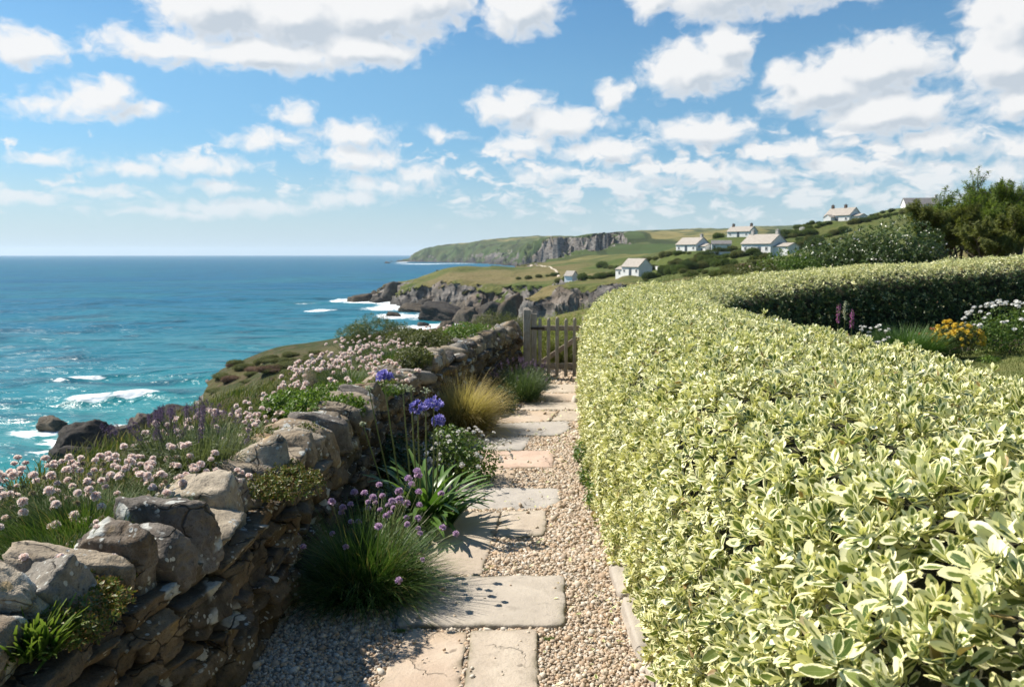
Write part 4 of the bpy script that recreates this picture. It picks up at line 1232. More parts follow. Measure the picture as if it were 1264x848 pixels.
def lobes_points(rg, lobes, n, shell=.55):
    """points filling several overlapping ellipsoid lobes, denser near their surface. lobes: (x,y,z,rx,ry,rz)"""
    Lb = np.array(lobes, float); vol = Lb[:, 3] * Lb[:, 4] * Lb[:, 5]; vol = vol ** .7
    k = rg.choice(len(Lb), n, p=vol / vol.sum())
    d = rg.normal(0, 1, (n, 3)); d /= np.linalg.norm(d, axis=1, keepdims=True)
    rad = rg.uniform(shell ** 3, 1, n) ** (1 / 3)
    rad *= 1 + .20 * fbm(d * 2.1 + k[:, None] * 9.1, 3, .6, seed=33)
    P_ = Lb[k, :3] + d * rad[:, None] * Lb[k, 3:]
    keep = P_[:, 2] > -.02
    return P_[keep], d[keep]

def bush(name, loc, lobes, n, leaf, proto, mat, label, cat, group=None, stems=6, seed=1, up=.5, stem_mat=None, shell=.5, rz=0.0):
    rg = np.random.default_rng(seed)
    o = empty(name, loc, rz, label, cat, group)
    Pp, d = lobes_points(rg, lobes, n, shell)
    g_ = G(); scatter(g_, proto, Pp, d + np.array([0, 0, up]) + rg.normal(0, .45, d.shape), leaf * rg.uniform(.7, 1.25, len(Pp)), rg)
    put("foliage", g_.mesh("foliage", mat), o)
    if stems:
        g_ = G()
        for k in range(stems):
            lb = lobes[k % len(lobes)]
            e = np.array([lb[0] + rg.normal(0, .3) * lb[3], lb[1] + rg.normal(0, .3) * lb[4], lb[2] + lb[5] * .3])
            b0 = np.array([rg.normal(0, .06), rg.normal(0, .06), -.05]); mid = b0 * .45 + e * .55 + rg.normal(0, .05, 3) * lb[3]
            hgt = max(lb[5], .1); V, F = tube([b0, mid, e], [.022 * hgt + .003, .014 * hgt + .002, .005 * hgt + .001], 5); g_.add(V, F, 0)
        put("stem", g_.mesh("stem", stem_mat or M_BARK), o)
    return o

M_BARK = mat_plain("shrub_bark", (.060, .045, .032), (.12, .095, .07), 30, .9, .7, 90, .005)
M_THRIFT = mat_leaf("thrift_leaf", (.018, .058, .010), (.070, .145, .022), (.125, .180, .040), .3, .5, dead=.8)
M_TUSSOCK = mat_leaf("dark_tussock_leaf", (.012, .042, .009), (.050, .118, .022), (.105, .185, .035), .28, .45, tipfrom=.4, dead=.7)
M_STALK = mat_leaf("flower_stalk", (.11, .15, .045), (.20, .22, .08), None, .15)
M_PINK = mat_leaf("pale_pink_petal", (.80, .63, .585), (.88, .785, .745), (.90, .86, .83), .42, .7, .1, glow=(1.08, 1.02, .94))
M_LILAC = mat_leaf("lilac_petal", (.42, .27, .46), (.68, .50, .66), (.75, .62, .75), .30, .7, .1, glow=(1.05, 1.0, 1.02))
M_WHITE = mat_leaf("white_petal", (.70, .70, .64), (.84, .83, .80), None, .3, .7, .1, glow=(1.05, 1.0, 1.02))
M_BLUE = mat_leaf("blue_petal", (.16, .145, .50), (.34, .31, .72), (.46, .43, .82), .3, .6, .15, glow=(1.05, 1.0, 1.02))
M_BUD = mat_leaf("pale_green_bud", (.34, .38, .22), (.55, .56, .40), (.66, .66, .55), .25, .6, .15)
M_STRAP = mat_leaf("strap_leaf", (.030, .085, .014), (.085, .180, .030), (.12, .21, .04), .32, .35, .5, tipfrom=.3)
M_GOLD = mat_leaf("golden_grass_blade", (.10, .115, .022), (.27, .235, .065), (.52, .42, .19), .38, .6, .2, tipfrom=.25, dead=.6)
M_LAVLEAF = mat_leaf("lavender_leaf", (.050, .075, .030), (.125, .155, .065), (.17, .20, .09), .25, .7)
M_LAVFLOWER = mat_leaf("lavender_spike", (.055, .035, .085), (.16, .105, .21), (.26, .19, .30), .2, .8, .1)
M_SEDUM = mat_leaf("red_green_sedum", (.060, .120, .018), (.150, .150, .032), (.33, .16, .06), .2, .45, .4, tipfrom=.62)
M_LIME = mat_leaf("lime_succulent_leaf", (.060, .125, .014), (.135, .215, .030), (.20, .27, .06), .3, .45)
M_OLIVE = mat_leaf("olive_leaf", (.050, .070, .016), (.120, .135, .036), (.165, .17, .06), .3, .55)
M_DEEP = mat_leaf("deep_green_leaf", (.012, .034, .008), (.045, .085, .020), (.07, .11, .03), .25, .4, .45)
M_FRESH = mat_leaf("fresh_green_leaf", (.040, .095, .012), (.120, .190, .030), (.17, .23, .05), .3, .45)
M_DUSTY = mat_leaf("dusty_seed_head", (.24, .20, .155), (.42, .36, .29), None, .2, .9, .05)
M_GREYFLOWER = mat_leaf("grey_lilac_flower", (.34, .30, .37), (.55, .50, .56), None, .25, .8, .1, glow=(1.05, 1.0, 1.02))

RF = np.random.default_rng(202)
def flower_meshes(name, R, L, mats, n=3, petals=46, bend=(.1, .6), flat=.85):
    return [pompom(RF, R * RF.uniform(.88, 1.12), L * RF.uniform(.85, 1.15), RF.uniform(*bend), petals, flat).mesh(name, mats) for _ in range(n)]
F_THRIFT = flower_meshes("flower", .0135, .20, [M_STALK, M_PINK], 4)
F_THRIFTLO = flower_meshes("flower", .0150, .16, [M_STALK, M_PINK], 3, 22)
F_FADED = flower_meshes("flower", .0105, .19, [M_STALK, M_DUSTY], 2, 30) + flower_meshes("flower", .0075, .17, [M_STALK, M_BUD], 1, 24)
F_THRIFT = F_THRIFT + F_THRIFT + F_FADED; F_THRIFTLO = F_THRIFTLO + F_THRIFTLO + F_FADED[:1]
F_LILAC = flower_meshes("flower", .0105, .30, [M_STALK, M_LILAC], 4)
F_WHITE = flower_meshes("flower", .0145, .13, [M_STALK, M_WHITE], 3, 20, flat=.5)

def bank_z(x, y): return float(terrain_z(np.array([float(x)]), np.array([float(y)]))[0])

def thrift(loc, rad, nb, bl, nf, label, squash=1.0, meshes=None, seed=1, zoff=0.0, sc=(.8, 1.15), mat=None, wind=0.0, reach=1.05, fo=(0, 0), cat="plant", group="sea thrift clumps on the bank"):
    rg = np.random.default_rng(seed)
    o = empty("sea_thrift", loc, 0, label, cat, group)
    g_ = G(); V, F, T, Rn = blades(nb, rad * .9, bl, .0032 if bl < .2 else .004, 1.05, .55, rg, 4); V[:, 1] *= squash
    # the mat of foliage domes up in the middle
    g_.add(V, F, 0, t=T, rnd=Rn)
    put("foliage", g_.mesh("foliage", mat or M_THRIFT), o)
    spots = []
    for k in range(nf):
        r = rad * reach * sqrt(rg.random()); a = rg.uniform(0, 2 * pi)
        x, y = r * cos(a) + fo[0], r * sin(a) * squash + fo[1]
        s_ = rg.uniform(*sc)
        spots.append((x, y, .0 + .035 * (1 - r / (rad * reach)), .62 * r / (rad * reach) + rg.normal(0, .12), a + rg.normal(0, .4) * (1 - wind), s_))
    place_flowers(o, "flower", meshes or F_THRIFT, spots, rg)
    return o

# ------------------------------------------------------------------ planting along the wall top and the bank
def on_bank(px, py, z=.60):
    p = on_z(px, py, z)
    return p
# big thrift cushion in the left foreground
thrift((-1.66, 3.0, .585), .36, 6500, .19, 98, "nearest sea thrift with a dense dark green cushion and many pale pink heads", .85, F_THRIFT, 1, sc=(.85, 1.25), fo=(-.12, .30))
thrift((-1.56, 2.66, .60), .20, 2200, .13, 9, "small thrift tuft in front of the biggest cushion, left edge of the wall top", .85, F_THRIFT, 2, sc=(.6, 1.0))
thrift((-1.95, 3.35, .55), .42, 2600, .15, 98, "thrift clump leaning seaward behind the nearest cushion", .8, F_THRIFT, 3, sc=(.75, 1.15))
thrift((-2.05, 2.95, .54), .34, 2000, .14, 90, "thrift clump at the left edge beside the biggest cushion", .85, F_THRIFT, 23, sc=(.8, 1.15))
thrift((-1.55, 3.45, .58), .24, 1500, .14, 60, "thrift clump between the biggest cushion and the near lavender", .85, F_THRIFT, 24, sc=(.8, 1.2))
thrift((-1.78, 4.7, .55), .34, 1500, .13, 90, "mauve pink thrift patch behind the lavender", 1.2, F_THRIFTLO, 4)
thrift((-1.62, 5.55, .56), .20, 800, .12, 40, "small thrift patch with few heads next to the lime succulent", 1.1, F_THRIFTLO, 5)
thrift((-1.40, 6.75, .56), .40, 2200, .16, 98, "tall pale thrift mound in the middle of the wall bank", 1.15, F_THRIFTLO, 6, sc=(.9, 1.5))
thrift((-1.66, 7.7, .52), .30, 1500, .14, 80, "thrift mound on the seaward edge behind the tall pale one", 1.1, F_THRIFTLO, 7, sc=(.9, 1.4))
thrift((-1.32, 8.6, .54), .40, 1500, .15, 95, "thrift drift before the bright green tuft near the gate end", 1.4, F_THRIFTLO, 8, sc=(.8, 1.25))
thrift((-1.60, 9.7, .50), .50, 1500, .15, 98, "thrift drift along the seaward edge towards the gate", 1.3, F_THRIFTLO, 9, sc=(.8, 1.25))
thrift((-.78, 11.2, .48), .50, 1500, .15, 95, "farthest thrift drift, above the wall beside the gate post", 1.2, F_THRIFTLO, 10, sc=(.9, 1.35))

def sedum(loc, lobes, n, leaf, label, mat, seed, proto=None, group="low succulent mats on the wall", name="sedum_mat"):
    return bush(name, loc, lobes, n, leaf, proto or P_TIP, mat, label, "plant", group, 0, seed, .7)
sedum((-1.30, 2.28, .60), [(0, 0, .03, .13, .20, .07), (-.06, .18, .03, .12, .15, .06)], 900, .020, "reddish sedum mat on the wall top at the left edge", M_SEDUM, 11)
LATER_TUFT = (-1.36, 2.14, .60)
sedum((-1.03, 3.62, .62), [(0, 0, .01, .10, .17, .08), (.10, -.02, -.10, .06, .13, .14), (.07, .12, -.05, .06, .10, .10), (-.08, .15, .03, .10, .13, .06), (-.1, -.1, .03, .1, .12, .05)], 1500, .018, "russet and green sedum spilling over the wall between coping stones", M_SEDUM, 13)
sedum((-1.40, 4.35, .62), [(0, 0, .03, .20, .22, .08), (.15, .2, .03, .15, .2, .06)], 1300, .020, "yellow green sedum mat behind the russet one", M_OLIVE, 14)
sedum((-1.32, 5.25, .60), [(0, 0, .04, .22, .26, .13), (-.22, .2, .04, .2, .22, .12), (.15, .25, .03, .15, .2, .08)], 1500, .034, "bright green leafy succulent on the bank above the wall", M_LIME, 15)
sedum((-1.32, 6.1, .60), [(0, 0, .03, .34, .22, .07), (.25, .15, .03, .22, .2, .06)], 1200, .022, "yellowish sedum strip below the tall pale thrift mound", M_LIME, 16)
sedum((-1.05, 6.35, .62), [(0, 0, .03, .12, .18, .06)], 500, .018, "small red sedum patch against the grey coping stones", M_SEDUM, 17)
sedum((-.98, 7.9, .60), [(0, 0, .05, .20, .28, .12)], 900, .030, "grey green leafy tuft on the wall behind the agapanthus", M_OLIVE, 18)
sedum((-1.0, 9.6, .57), [(0, 0, .06, .30, .40, .15), (-.3, .3, .06, .3, .3, .14)], 1800, .030, "olive green mat along the wall top", M_OLIVE, 19)
sedum((-.62, 10.6, .55), [(0, 0, .06, .30, .35, .17), (.2, .3, .04, .25, .3, .14)], 1700, .032, "bright green tuft on the wall top nearest the gate", M_LIME, 20)

# lavender on the wall bank
def spike(rg, L, H, n=60):
    g_ = G(); P_ = stalk_pts(L, rg.uniform(0, .35)); V, F = tube(P_, [.0012] * len(P_), 4); g_.add(V, F, 0, rnd=.4, t=.3)
    c = P_[-1]; h = rg.random(n) ** .9
    a = rg.uniform(0, 6.28, n); rr_ = .0075 * np.sin(np.pi * np.clip(h * .85 + .12, 0, 1))
    d = np.stack([np.cos(a), np.sin(a), np.full(n, .5)], 1)
    Pp = c + np.stack([np.cos(a) * rr_, np.sin(a) * rr_, h * H - H * .3], 1)
    scatter(g_, P_QUAD, Pp, d, np.full(n, .0105), rg, 1)
    return g_.mesh("flower_spike", [M_LAVLEAF, M_LAVFLOWER])
F_SPIKE = [spike(RF, .10, RF.uniform(.04, .065)) for _ in range(4)]
def lavender(loc, rad, nb, bl, nf, label, seed, cat="lavender", fsc=1.0, mat=None, flowers=None, squash=1.0, bias=(0, 0)):
    rg = np.random.default_rng(seed); o = empty("lavender_bush", loc, 0, label, cat, "lavender bushes")
    g_ = G(); V, F, T, Rn = blades(nb, rad * .45, bl, .0055, .85, .15, rg, 4); V[:, 1] *= squash; g_.add(V, F, 0, t=T, rnd=Rn)
    Pp, d = lobes_points(rg, [(0, 0, bl * .35, rad * .85, rad * .85 * squash, bl * .5)], nb, .4)
    scatter(g_, P_NARROW, Pp, d * .7 + np.array([0, 0, .8]) + rg.normal(0, .3, d.shape), .034 * rg.uniform(.7, 1.3, len(Pp)), rg)
    put("foliage", g_.mesh("foliage", mat or M_LAVLEAF), o)
    spots = []
    for k in range(nf):
        r = rad * sqrt(rg.random()); a = rg.uniform(0, 6.28); x, y = r * cos(a) + bias[0] * rad, r * sin(a) * squash + bias[1] * rad
        spots.append((x * .85, y * .85, bl * (.92 - .35 * (r / rad) ** 2), .4 * r / rad + rg.normal(0, .12), a, rg.uniform(.85, 1.3) * fsc))
    place_flowers(o, "flower_spike", flowers or F_SPIKE, spots, rg)
    g_ = G()
    for k in range(14):
        a = rg.uniform(0, 6.28); e = np.array([cos(a) * rad * .8, sin(a) * rad * .8 * squash, bl * rg.uniform(.4, .75)])
        V, F = tube([(0, 0, 0), e * .5 + np.array([0, 0, .02]), e], [.005, .003, .0012], 5); g_.add(V, F, 0)
    put("stem", g_.mesh("stem", M_DRYSTEM), o)
    return o
M_DRYSTEM = mat_plain("dry_grey_stem", (.16, .13, .10), (.28, .24, .19), 40, .9)
lavender((-1.52, 3.86, .58), .30, 1500, .25, 40, "lavender with dark purple spikes and grey green leaves above the near wall", 31, bias=(-.25, .25))
lavender((-1.86, 4.2, .56), .26, 800, .20, 46, "dark flowering lavender on the seaward side of the wall bank", 32)
lavender((.10, 9.9, float(garden_z(.1, 9.9))), .42, 1700, .42, 50, "dark green lavender by the path between the golden grass and the gate", 33, mat=mat_leaf("green_lavender_leaf", (.022, .052, .016), (.075, .125, .040), (.12, .17, .07), .25), fsc=1.1,
         flowers=None, squash=1.2)
# grey seed heads
for i, (p, h, lab) in enumerate([((-1.62, 6.3, .56), .22, "tall dusty grey seed head plume left of the tall pale thrift mound"), ((-1.75, 6.0, .55), .13, "shorter dusty grey seed head beside the taller one")]):
    o = bush("seed_head_plant", p, [(0, 0, h * .55, .055, .055, h * .5), (.03, 0, h * .3, .05, .05, h * .3)], 900, .016, P_TIPLO, M_DUSTY, lab, "plant", "dusty seed heads", 3, 41 + i)
bush("green_bush", (-1.95, 11.3, .35), [(0, 0, .22, .42, .36, .26), (-.3, .1, .15, .3, .3, .2), (.3, 0, .18, .3, .3, .2)], 3600, .040, P_TIPLO, mat_leaf("gorse_green", (.030, .055, .010), (.115, .145, .022), (.15, .18, .04), .25), "rounded yellow green gorse bush on the sea bank", "bush", None, 5, 44)
bush("green_bush", (-.25, 12.75, .25), [(0, 0, .25, .45, .4, .28), (.4, .15, .2, .35, .35, .25)], 2600, .045, P_TIPLO, M_OLIVE, "olive bush behind the wall beside the gate post", "bush", None, 5, 45)

# ------------------------------------------------------------------ planting between wall and path
def tuft_plant(name, loc, label, cat, mat, sets, seed, group=None):
    rg = np.random.default_rng(seed); o = empty(name, loc, 0, label, cat, group); g_ = G()
    for kw in sets:
        V, F, T, Rn = blades(rg=rg, **kw); g_.add(V, F, 0, t=T, rnd=Rn)
    put("foliage", g_.mesh("foliage", mat), o)
    return o
tuft_plant("leafy_tuft", LATER_TUFT, "upright green leafy tuft between the coping stones at the left edge", "plant", M_FRESH,
           [dict(n=170, rad=.11, L=.13, w=.015, lean=.8, droop=.5, seg=5, tipw=.3), dict(n=120, rad=.09, L=.10, w=.013, lean=1.2, droop=.4, seg=5, tipw=.3)], 50)
CH = (-.76, 3.95, float(garden_z(-.7, 3.9)))
ch = tuft_plant("flowering_chive", CH, "dark green grassy clump of chives with lilac pompom flowers at the wall foot", "plant", M_TUSSOCK,
                [dict(n=3000, rad=.19, L=.42, w=.0042, lean=.95, droop=1.0, seg=6), dict(n=900, rad=.16, L=.34, w=.004, lean=1.25, droop=1.1, seg=6), dict(n=500, rad=.14, L=.46, w=.0036, lean=.45, droop=.5, seg=6)], 51)
rg = np.random.default_rng(52); spots = []
for k in range(46):
    a = rg.normal(1.3, 1.3); r = .03 + .14 * rg.random(); tl = rg.uniform(.0, .42)
    spots.append((r * cos(a) + .05, r * sin(a), .04, tl, a, rg.uniform(1.15, 1.75)))
for k in range(5):
    a = rg.uniform(0, 6.28); spots.append((.1 * cos(a), .1 * sin(a), .05, rg.uniform(.6, 1.1), a, rg.uniform(1.0, 1.5)))
place_flowers(ch, "flower", F_LILAC, spots, rg)

AG = (-.54, 4.98, float(garden_z(-.58, 5.0)))
rg = np.random.default_rng(61)
ag = empty("agapanthus", AG, 0, "agapanthus with arching strap leaves and blue flower globes on tall bare stalks", "plant")
g_ = G()
for k in range(120):
    a = rg.uniform(0, 2 * pi); L = rg.uniform(.36, .62)
    V, F, U, T = leaf_grid(9, 2, L, rg.uniform(.026, .040), .25, 0.0, rg.normal(0, .2))
    e0 = rg.uniform(.75, 1.40); dr = rg.uniform(.6, 1.7)
    t = V[:, 0] / L; wv = V[:, 1] * (1 + .9 * (1 - t) * (t < .5)); up = V[:, 2]
    n_ = 60; tt = np.linspace(0, 1, n_); an = e0 - dr * tt ** 1.4
    cx = np.concatenate([[0], np.cumsum(np.cos(an))[:-1]]) / n_ * L; cz = np.concatenate([[0], np.cumsum(np.sin(an))[:-1]]) / n_ * L
    Vn = np.stack([np.interp(t, tt, cx) - up * np.sin(np.interp(t, tt, an)), wv, np.interp(t, tt, cz) + up * np.cos(np.interp(t, tt, an))], 1)
    Vn[:, 0] += .02; Vn = Vn @ rotm(0, 0, a).T; Vn[:, :2] += rg.normal(0, .05, 2)
    g_.add(Vn, F, 0, t=T, u=U, rnd=rg.random())
put("foliage", g_.mesh("foliage", M_STRAP), ag)
def umbel(rg, L, bend, R, n, open_, mats, name):
    g_ = G(); P_ = stalk_pts(L, bend, 7); V, F = tube(P_, np.linspace(.0058, .0042, 7), 6); g_.add(V, F, 0, rnd=.6, t=.6)
    c = P_[-1]; d = rg.normal(0, 1, (n, 3)); d[:, 2] = np.abs(d[:, 2]) * .9 - .25; d /= np.linalg.norm(d, axis=1, keepdims=True)
    for k in range(n):
        e = c + d[k] * R * rg.uniform(.75, 1.05)
        V, F = tube([c, e], [.0011, .0009], 3); g_.add(V, F, 0, rnd=.4, t=.4)
        if open_:
            nb = 6; B_ = basis_from((d[k] + rg.normal(0, .2, 3))[None], np.array([rg.uniform(0, 6.28)]))[0]
            rim = []; 
            for q in range(nb):
                t = 2 * pi * q / nb
                pet = np.array([(0, -.003, -.006), (0, .003, -.006), (.010, .0055, .012), (.019, 0, .017), (.010, -.0055, .012)]) @ rotm(0, 0, t).T * rg.uniform(.85, 1.15)
                g_.add(pet @ B_.T + e, np.array([[0, 1, 2, 3, 4]]), 1, rnd=rg.random(), t=np.array([0, 0, .6, 1, .6]))
        else:
            D, Fi = ico(1); B_ = basis_from(d[k][None], np.array([0.]))[0]
            g_.add((D * np.array([.005, .005, .011])) @ B_.T + e, Fi, 1, rnd=rg.random(), t=.3)
    return g_.mesh(name, mats)
for (px, py, kind, R) in [(468, 468, 'blue', .042), (512, 505, 'blue', .038), (538, 500, 'blue', .044), (545, 520, 'blue', .030), (492, 480, 'bud', .030), (524, 483, 'bud', .028), (450, 482, 'bud', .022), (503, 482, 'bud', .026), (444, 525, 'bud', .014)]:
    yv = AG[1] + rg.uniform(-.12, .12)
    p = on_y(px, py, yv) - np.array(AG)
    L = float(np.linalg.norm(p - np.array([p[0] * .25, 0, .0])))
    base = np.array([p[0] * .45, (yv - AG[1]) * .5, .02]); v = p - base; L = float(np.linalg.norm(v))
    me = umbel(rg, L, 0.03, R, 26 if kind == 'blue' else 18, kind == 'blue', [M_STALK, M_BLUE if kind == 'blue' else M_BUD], "flower_stalk")
    o = put("flower_stalk", me, ag, tuple(base)); o.rotation_euler = Vector(v).to_track_quat('Z', 'X').to_euler()
    o['label'] = "stalk with an open blue flower globe" if kind == 'blue' else "stalk with a pale green bud cluster"

WB = (-.42, 6.15, float(garden_z(-.4, 6.1)))
wb = bush("white_flowered_bush", WB, [(0, 0, .20, .24, .24, .22), (.15, -.05, .15, .2, .2, .17), (-.1, .05, .28, .18, .2, .16)], 2600, .034, P_LEAF, M_FRESH, "leafy green bush with small white flowers beside the agapanthus", "bush", None, 6, 63)
rg = np.random.default_rng(64); spots = []
for k in range(60):
    a = rg.uniform(0, 6.28); r = .27 * sqrt(rg.random()); spots.append((r * cos(a) + .04, r * sin(a), .30 - 1.6 * r * r, 1.0 * r / .27 + rg.normal(0, .15), a, rg.uniform(.75, 1.25)))
place_flowers(wb, "flower", F_WHITE, spots, rg)

tuft_plant("ornamental_grass", (-.50, 7.95, float(garden_z(-.5, 8))), "golden ornamental grass arching over the path edge", "grass clump", M_GOLD,
           [dict(n=2600, rad=.16, L=.58, w=.0042, lean=.62, droop=1.05, seg=7, wind=(.15, -.04)), dict(n=1500, rad=.15, L=.55, w=.004, lean=1.05, droop=1.1, seg=6, wind=(.12, -.05)), dict(n=260, rad=.12, L=.68, w=.0034, lean=.4, droop=.5, seg=7, wind=(.20, 0))], 71)
bush("dark_bush", (.34, 10.95, float(garden_z(.3, 11))), [(0, 0, .14, .20, .2, .15), (-.12, -.1, .16, .2, .2, .17)], 1700, .035, P_LEAF, M_DEEP, "small dark green bush at the foot of the gate post", "bush", None, 5, 72)
bush("dark_bush", (-.15, 9.0, float(garden_z(-.1, 9))), [(0, 0, .14, .24, .24, .18)], 1300, .038, P_LEAF, M_DEEP, "dark leafy bush behind the golden grass at the wall foot", "bush", None, 5, 73)
bush("dark_bush", (-.85, 5.9, float(garden_z(-.85, 5.9))), [(0, 0, .2, .2, .3, .22)], 1500, .045, P_LEAF, M_DEEP, "dark foliage against the wall behind the agapanthus stalks", "bush", None, 5, 74)
bush("dark_bush", (-.80, 4.75, float(garden_z(-.85, 4.8))), [(0, 0, .16, .18, .25, .18)], 1100, .045, P_LEAF, M_DEEP, "dark foliage at the wall foot between chives and agapanthus", "bush", None, 5, 75)
for i, (px, py, lab) in enumerate([(722, 600, "green weed tuft at the hedge foot level with the grey worn slab"), (714, 572, "green weed tuft at the hedge foot, farther one"), (731, 628, "small green weed under the hedge, nearest one")]):
    p = at_ground(px, py)
    bush("weed_tuft", (p[0] + .02, p[1], p[2]), [(0, 0, .08, .07, .16, .11)], 420, .030, P_LEAF, M_FRESH, lab, "weed", "weeds at the hedge foot", 3, 80 + i)
# moss and seedlings in the joints
for i, (px, py, lab) in enumerate([(650, 775, "moss cushion in the joint under the widest slab"), (493, 782, "moss tuft at the left corner of the widest slab"), (678, 792, "seedling in the gravel beside the upright buff slab"), (596, 706, "moss at the corner of the long slanting slab")]):
    p = at_ground(px, py)
    bush("moss_tuft", (p[0], p[1], p[2] + .008), [(0, 0, .004, .035, .012, .010)], 240, .0075, P_TIPLO, M_LIME, lab, "moss", "moss tufts in the path joints", 0, 90 + i)
# a single pink flower at the wall foot, bottom edge
o = empty("pink_flower", (float(at_ground(251, 846)[0]) + .02, float(at_ground(251, 846)[1]), 0), 0, "single bright pink flower at the wall foot on the bottom edge", "flower")
rgp = np.random.default_rng(9); M_MAG = mat_leaf("magenta_petal", (.50, .16, .46), (.70, .34, .64), None, .3, .7, .1, glow=(1.05, 1.0, 1.02))
put("flower_head", pompom(rgp, .012, .06, .2, 40).mesh("flower_head", [M_STALK, M_MAG]), o)
g_ = G(); V, F, T, Rn = blades(30, .02, .07, .004, 1.1, .5, rgp); g_.add(V, F, 0, t=T, rnd=Rn); put("leaf_tuft", g_.mesh("leaf_tuft", M_FRESH), o)
# rough turf on the bank behind the wall
rg = np.random.default_rng(140); n = 42000
y = rg.uniform(.6, 13.2, n); x = wall_x(y) - .40 - 2.9 * rg.random(n) ** 1.3
z = terrain_z(x, y) - .01; a = rg.uniform(0, 6.28, n); h = rg.uniform(.05, .14, n) * (1 + .4 * fbm2(x, y, 2.0, 3, seed=91)); w_ = .0035
lx, ly = rg.normal(.02, .03, n), rg.normal(0, .03, n)
sx, sy = np.cos(a) * w_, np.sin(a) * w_
V = np.stack([np.stack([x - sx, y - sy, z], 1), np.stack([x + sx, y + sy, z], 1), np.stack([x + sx * .7 + lx * .5, y + sy * .7 + ly * .5, z + h * .6], 1), np.stack([x - sx * .7 + lx * .5, y - sy * .7 + ly * .5, z + h * .6], 1), np.stack([x + lx * 1.6, y + ly * 1.6, z + h], 1)], 1)
base = np.arange(n)[:, None] * 5
g_ = G(); g_.add(V.reshape(-1, 3), [base + np.array([[0, 1, 2, 3]]), base + np.array([[3, 2, 4]])], 0, rnd=np.repeat(rg.random(n), 5), t=np.tile([0, 0, .6, .6, 1], n))
tag(put("bank_grass", g_.mesh("bank_grass", mat_leaf("bank_grass_blade", (.040, .080, .014), (.120, .150, .032), (.22, .20, .08), .3, .6, dead=.8))), "rough turf on the bank behind the stone wall", None, None, 'stuff')

# ------------------------------------------------------------------ garden beyond the hedge: lawn and flower bed
M_LAWN = mat_plain("mown_lawn", (.080, .115, .022), (.165, .165, .05), 1.6, .95, .6, 60, .02)
gl = G(); xs_ = np.linspace(2.2, 26, 90); ys_ = np.linspace(-3, 16.5, 80)
X, Y = np.meshgrid(xs_, ys_, indexing='ij'); Z = garden_z(X, Y) + .012
idx = np.arange(X.size).reshape(X.shape)
gl.add(np.stack([X, Y, Z], -1), np.stack([idx[:-1, :-1], idx[1:, :-1], idx[1:, 1:], idx[:-1, 1:]], -1).reshape(-1, 4), 0)
tag(put("lawn", gl.mesh("lawn", M_LAWN)), kind='structure')
rg = np.random.default_rng(110); n = 60000
bx = rg.uniform(4.5, 14, n); by = rg.uniform(6.5, 13.6, n); hgt = .035 * rg.uniform(.6, 1.4, n); a = rg.uniform(0, 6.28, n)
zz = garden_z(bx, by) + .012; sx, sy = np.cos(a) * .004, np.sin(a) * .004
V = np.stack([np.stack([bx - sx, by - sy, zz], 1), np.stack([bx + sx, by + sy, zz], 1), np.stack([bx + rg.normal(0, .012, n), by + rg.normal(0, .012, n), zz + hgt], 1)], 1)
g_ = G(); g_.add(V.reshape(-1, 3), np.arange(n * 3).reshape(-1, 3), 0, rnd=np.repeat(rg.random(n), 3), t=np.tile([0, 0, 1], n))
tag(put("grass", g_.mesh("grass", mat_leaf("lawn_blade", (.075, .115, .018), (.175, .185, .045), (.24, .22, .08), .3, .6))), "short grass of the garden lawn", None, None, 'stuff')
M_BED = mat_plain("dark_bed_soil", (.018, .014, .010), (.045, .034, .022), 12, .95, .8, 40, .02)
gb = G(); q = np.linspace(0, 1, 40)
inx = np.interp(q, np.linspace(0, 1, 6), [3.2, 4.0, 5.3, 7.3, 10, 14.5]); iny = np.interp(q, np.linspace(0, 1, 6), [11.1, 11.9, 12.8, 13.6, 14.3, 15.1])
wdt = 1.35
top_ = np.stack([inx, iny + .15, garden_z(inx, iny) + .03], 1); bot_ = np.stack([inx + .25, iny - wdt, garden_z(inx, iny - wdt) + .018], 1)
gb.add(np.concatenate([top_, bot_]), np.stack([np.arange(39), np.arange(39) + 40, np.arange(39) + 41, np.arange(39) + 1], 1), 0)
tag(put("flower_bed_soil", gb.mesh("flower_bed_soil", M_BED)), kind='structure')

def gpt(px, py, y):   # a point at depth y, dropped to the garden ground
    p = on_y(px, py, y); return (float(p[0]), y, float(garden_z(p[0], y)))
M_ORANGE = mat_leaf("amber_flower", (.66, .46, .05), (.80, .66, .14), (.74, .46, .12), .3, .6, .2)
M_RED = mat_leaf("red_flower", (.50, .07, .05), (.62, .16, .12), None, .2, .6, .2)
M_PURPLE = mat_leaf("purple_pink_flower", (.42, .10, .36), (.60, .26, .52), None, .3, .6, .1)
P_ = gpt(1120, 420, 11.9)
tuft_plant("feathery_bush", P_, "feathery bright green bush in the flower bed", "bush", mat_leaf("feathery_green", (.022, .07, .014), (.07, .15, .03), (.11, .19, .05), .3),
           [dict(n=2600, rad=.30, L=.62, w=.010, lean=.85, droop=.6, seg=5), dict(n=900, rad=.25, L=.45, w=.012, lean=1.2, droop=.6, seg=5)], 121)
P_ = gpt(1178, 425, 12.0)
bush("amber_flowered_bush", P_, [(0, 0, .26, .34, .3, .26), (.15, 0, .40, .26, .24, .18), (-.18, .05, .3, .24, .22, .22)], 1900, .050, P_LEAF, M_OLIVE, "bush covered in amber yellow flowers in the flower bed", "bush", None, 5, 122)
am = bpy.context.scene.objects.get("amber_flowered_bush")
RFa = np.random.default_rng(123)
F_AMB = [pompom(RFa, .034, .10, .2, 16, .8).mesh("flower", [M_STALK, M_ORANGE]) for _ in range(3)]
sp = []
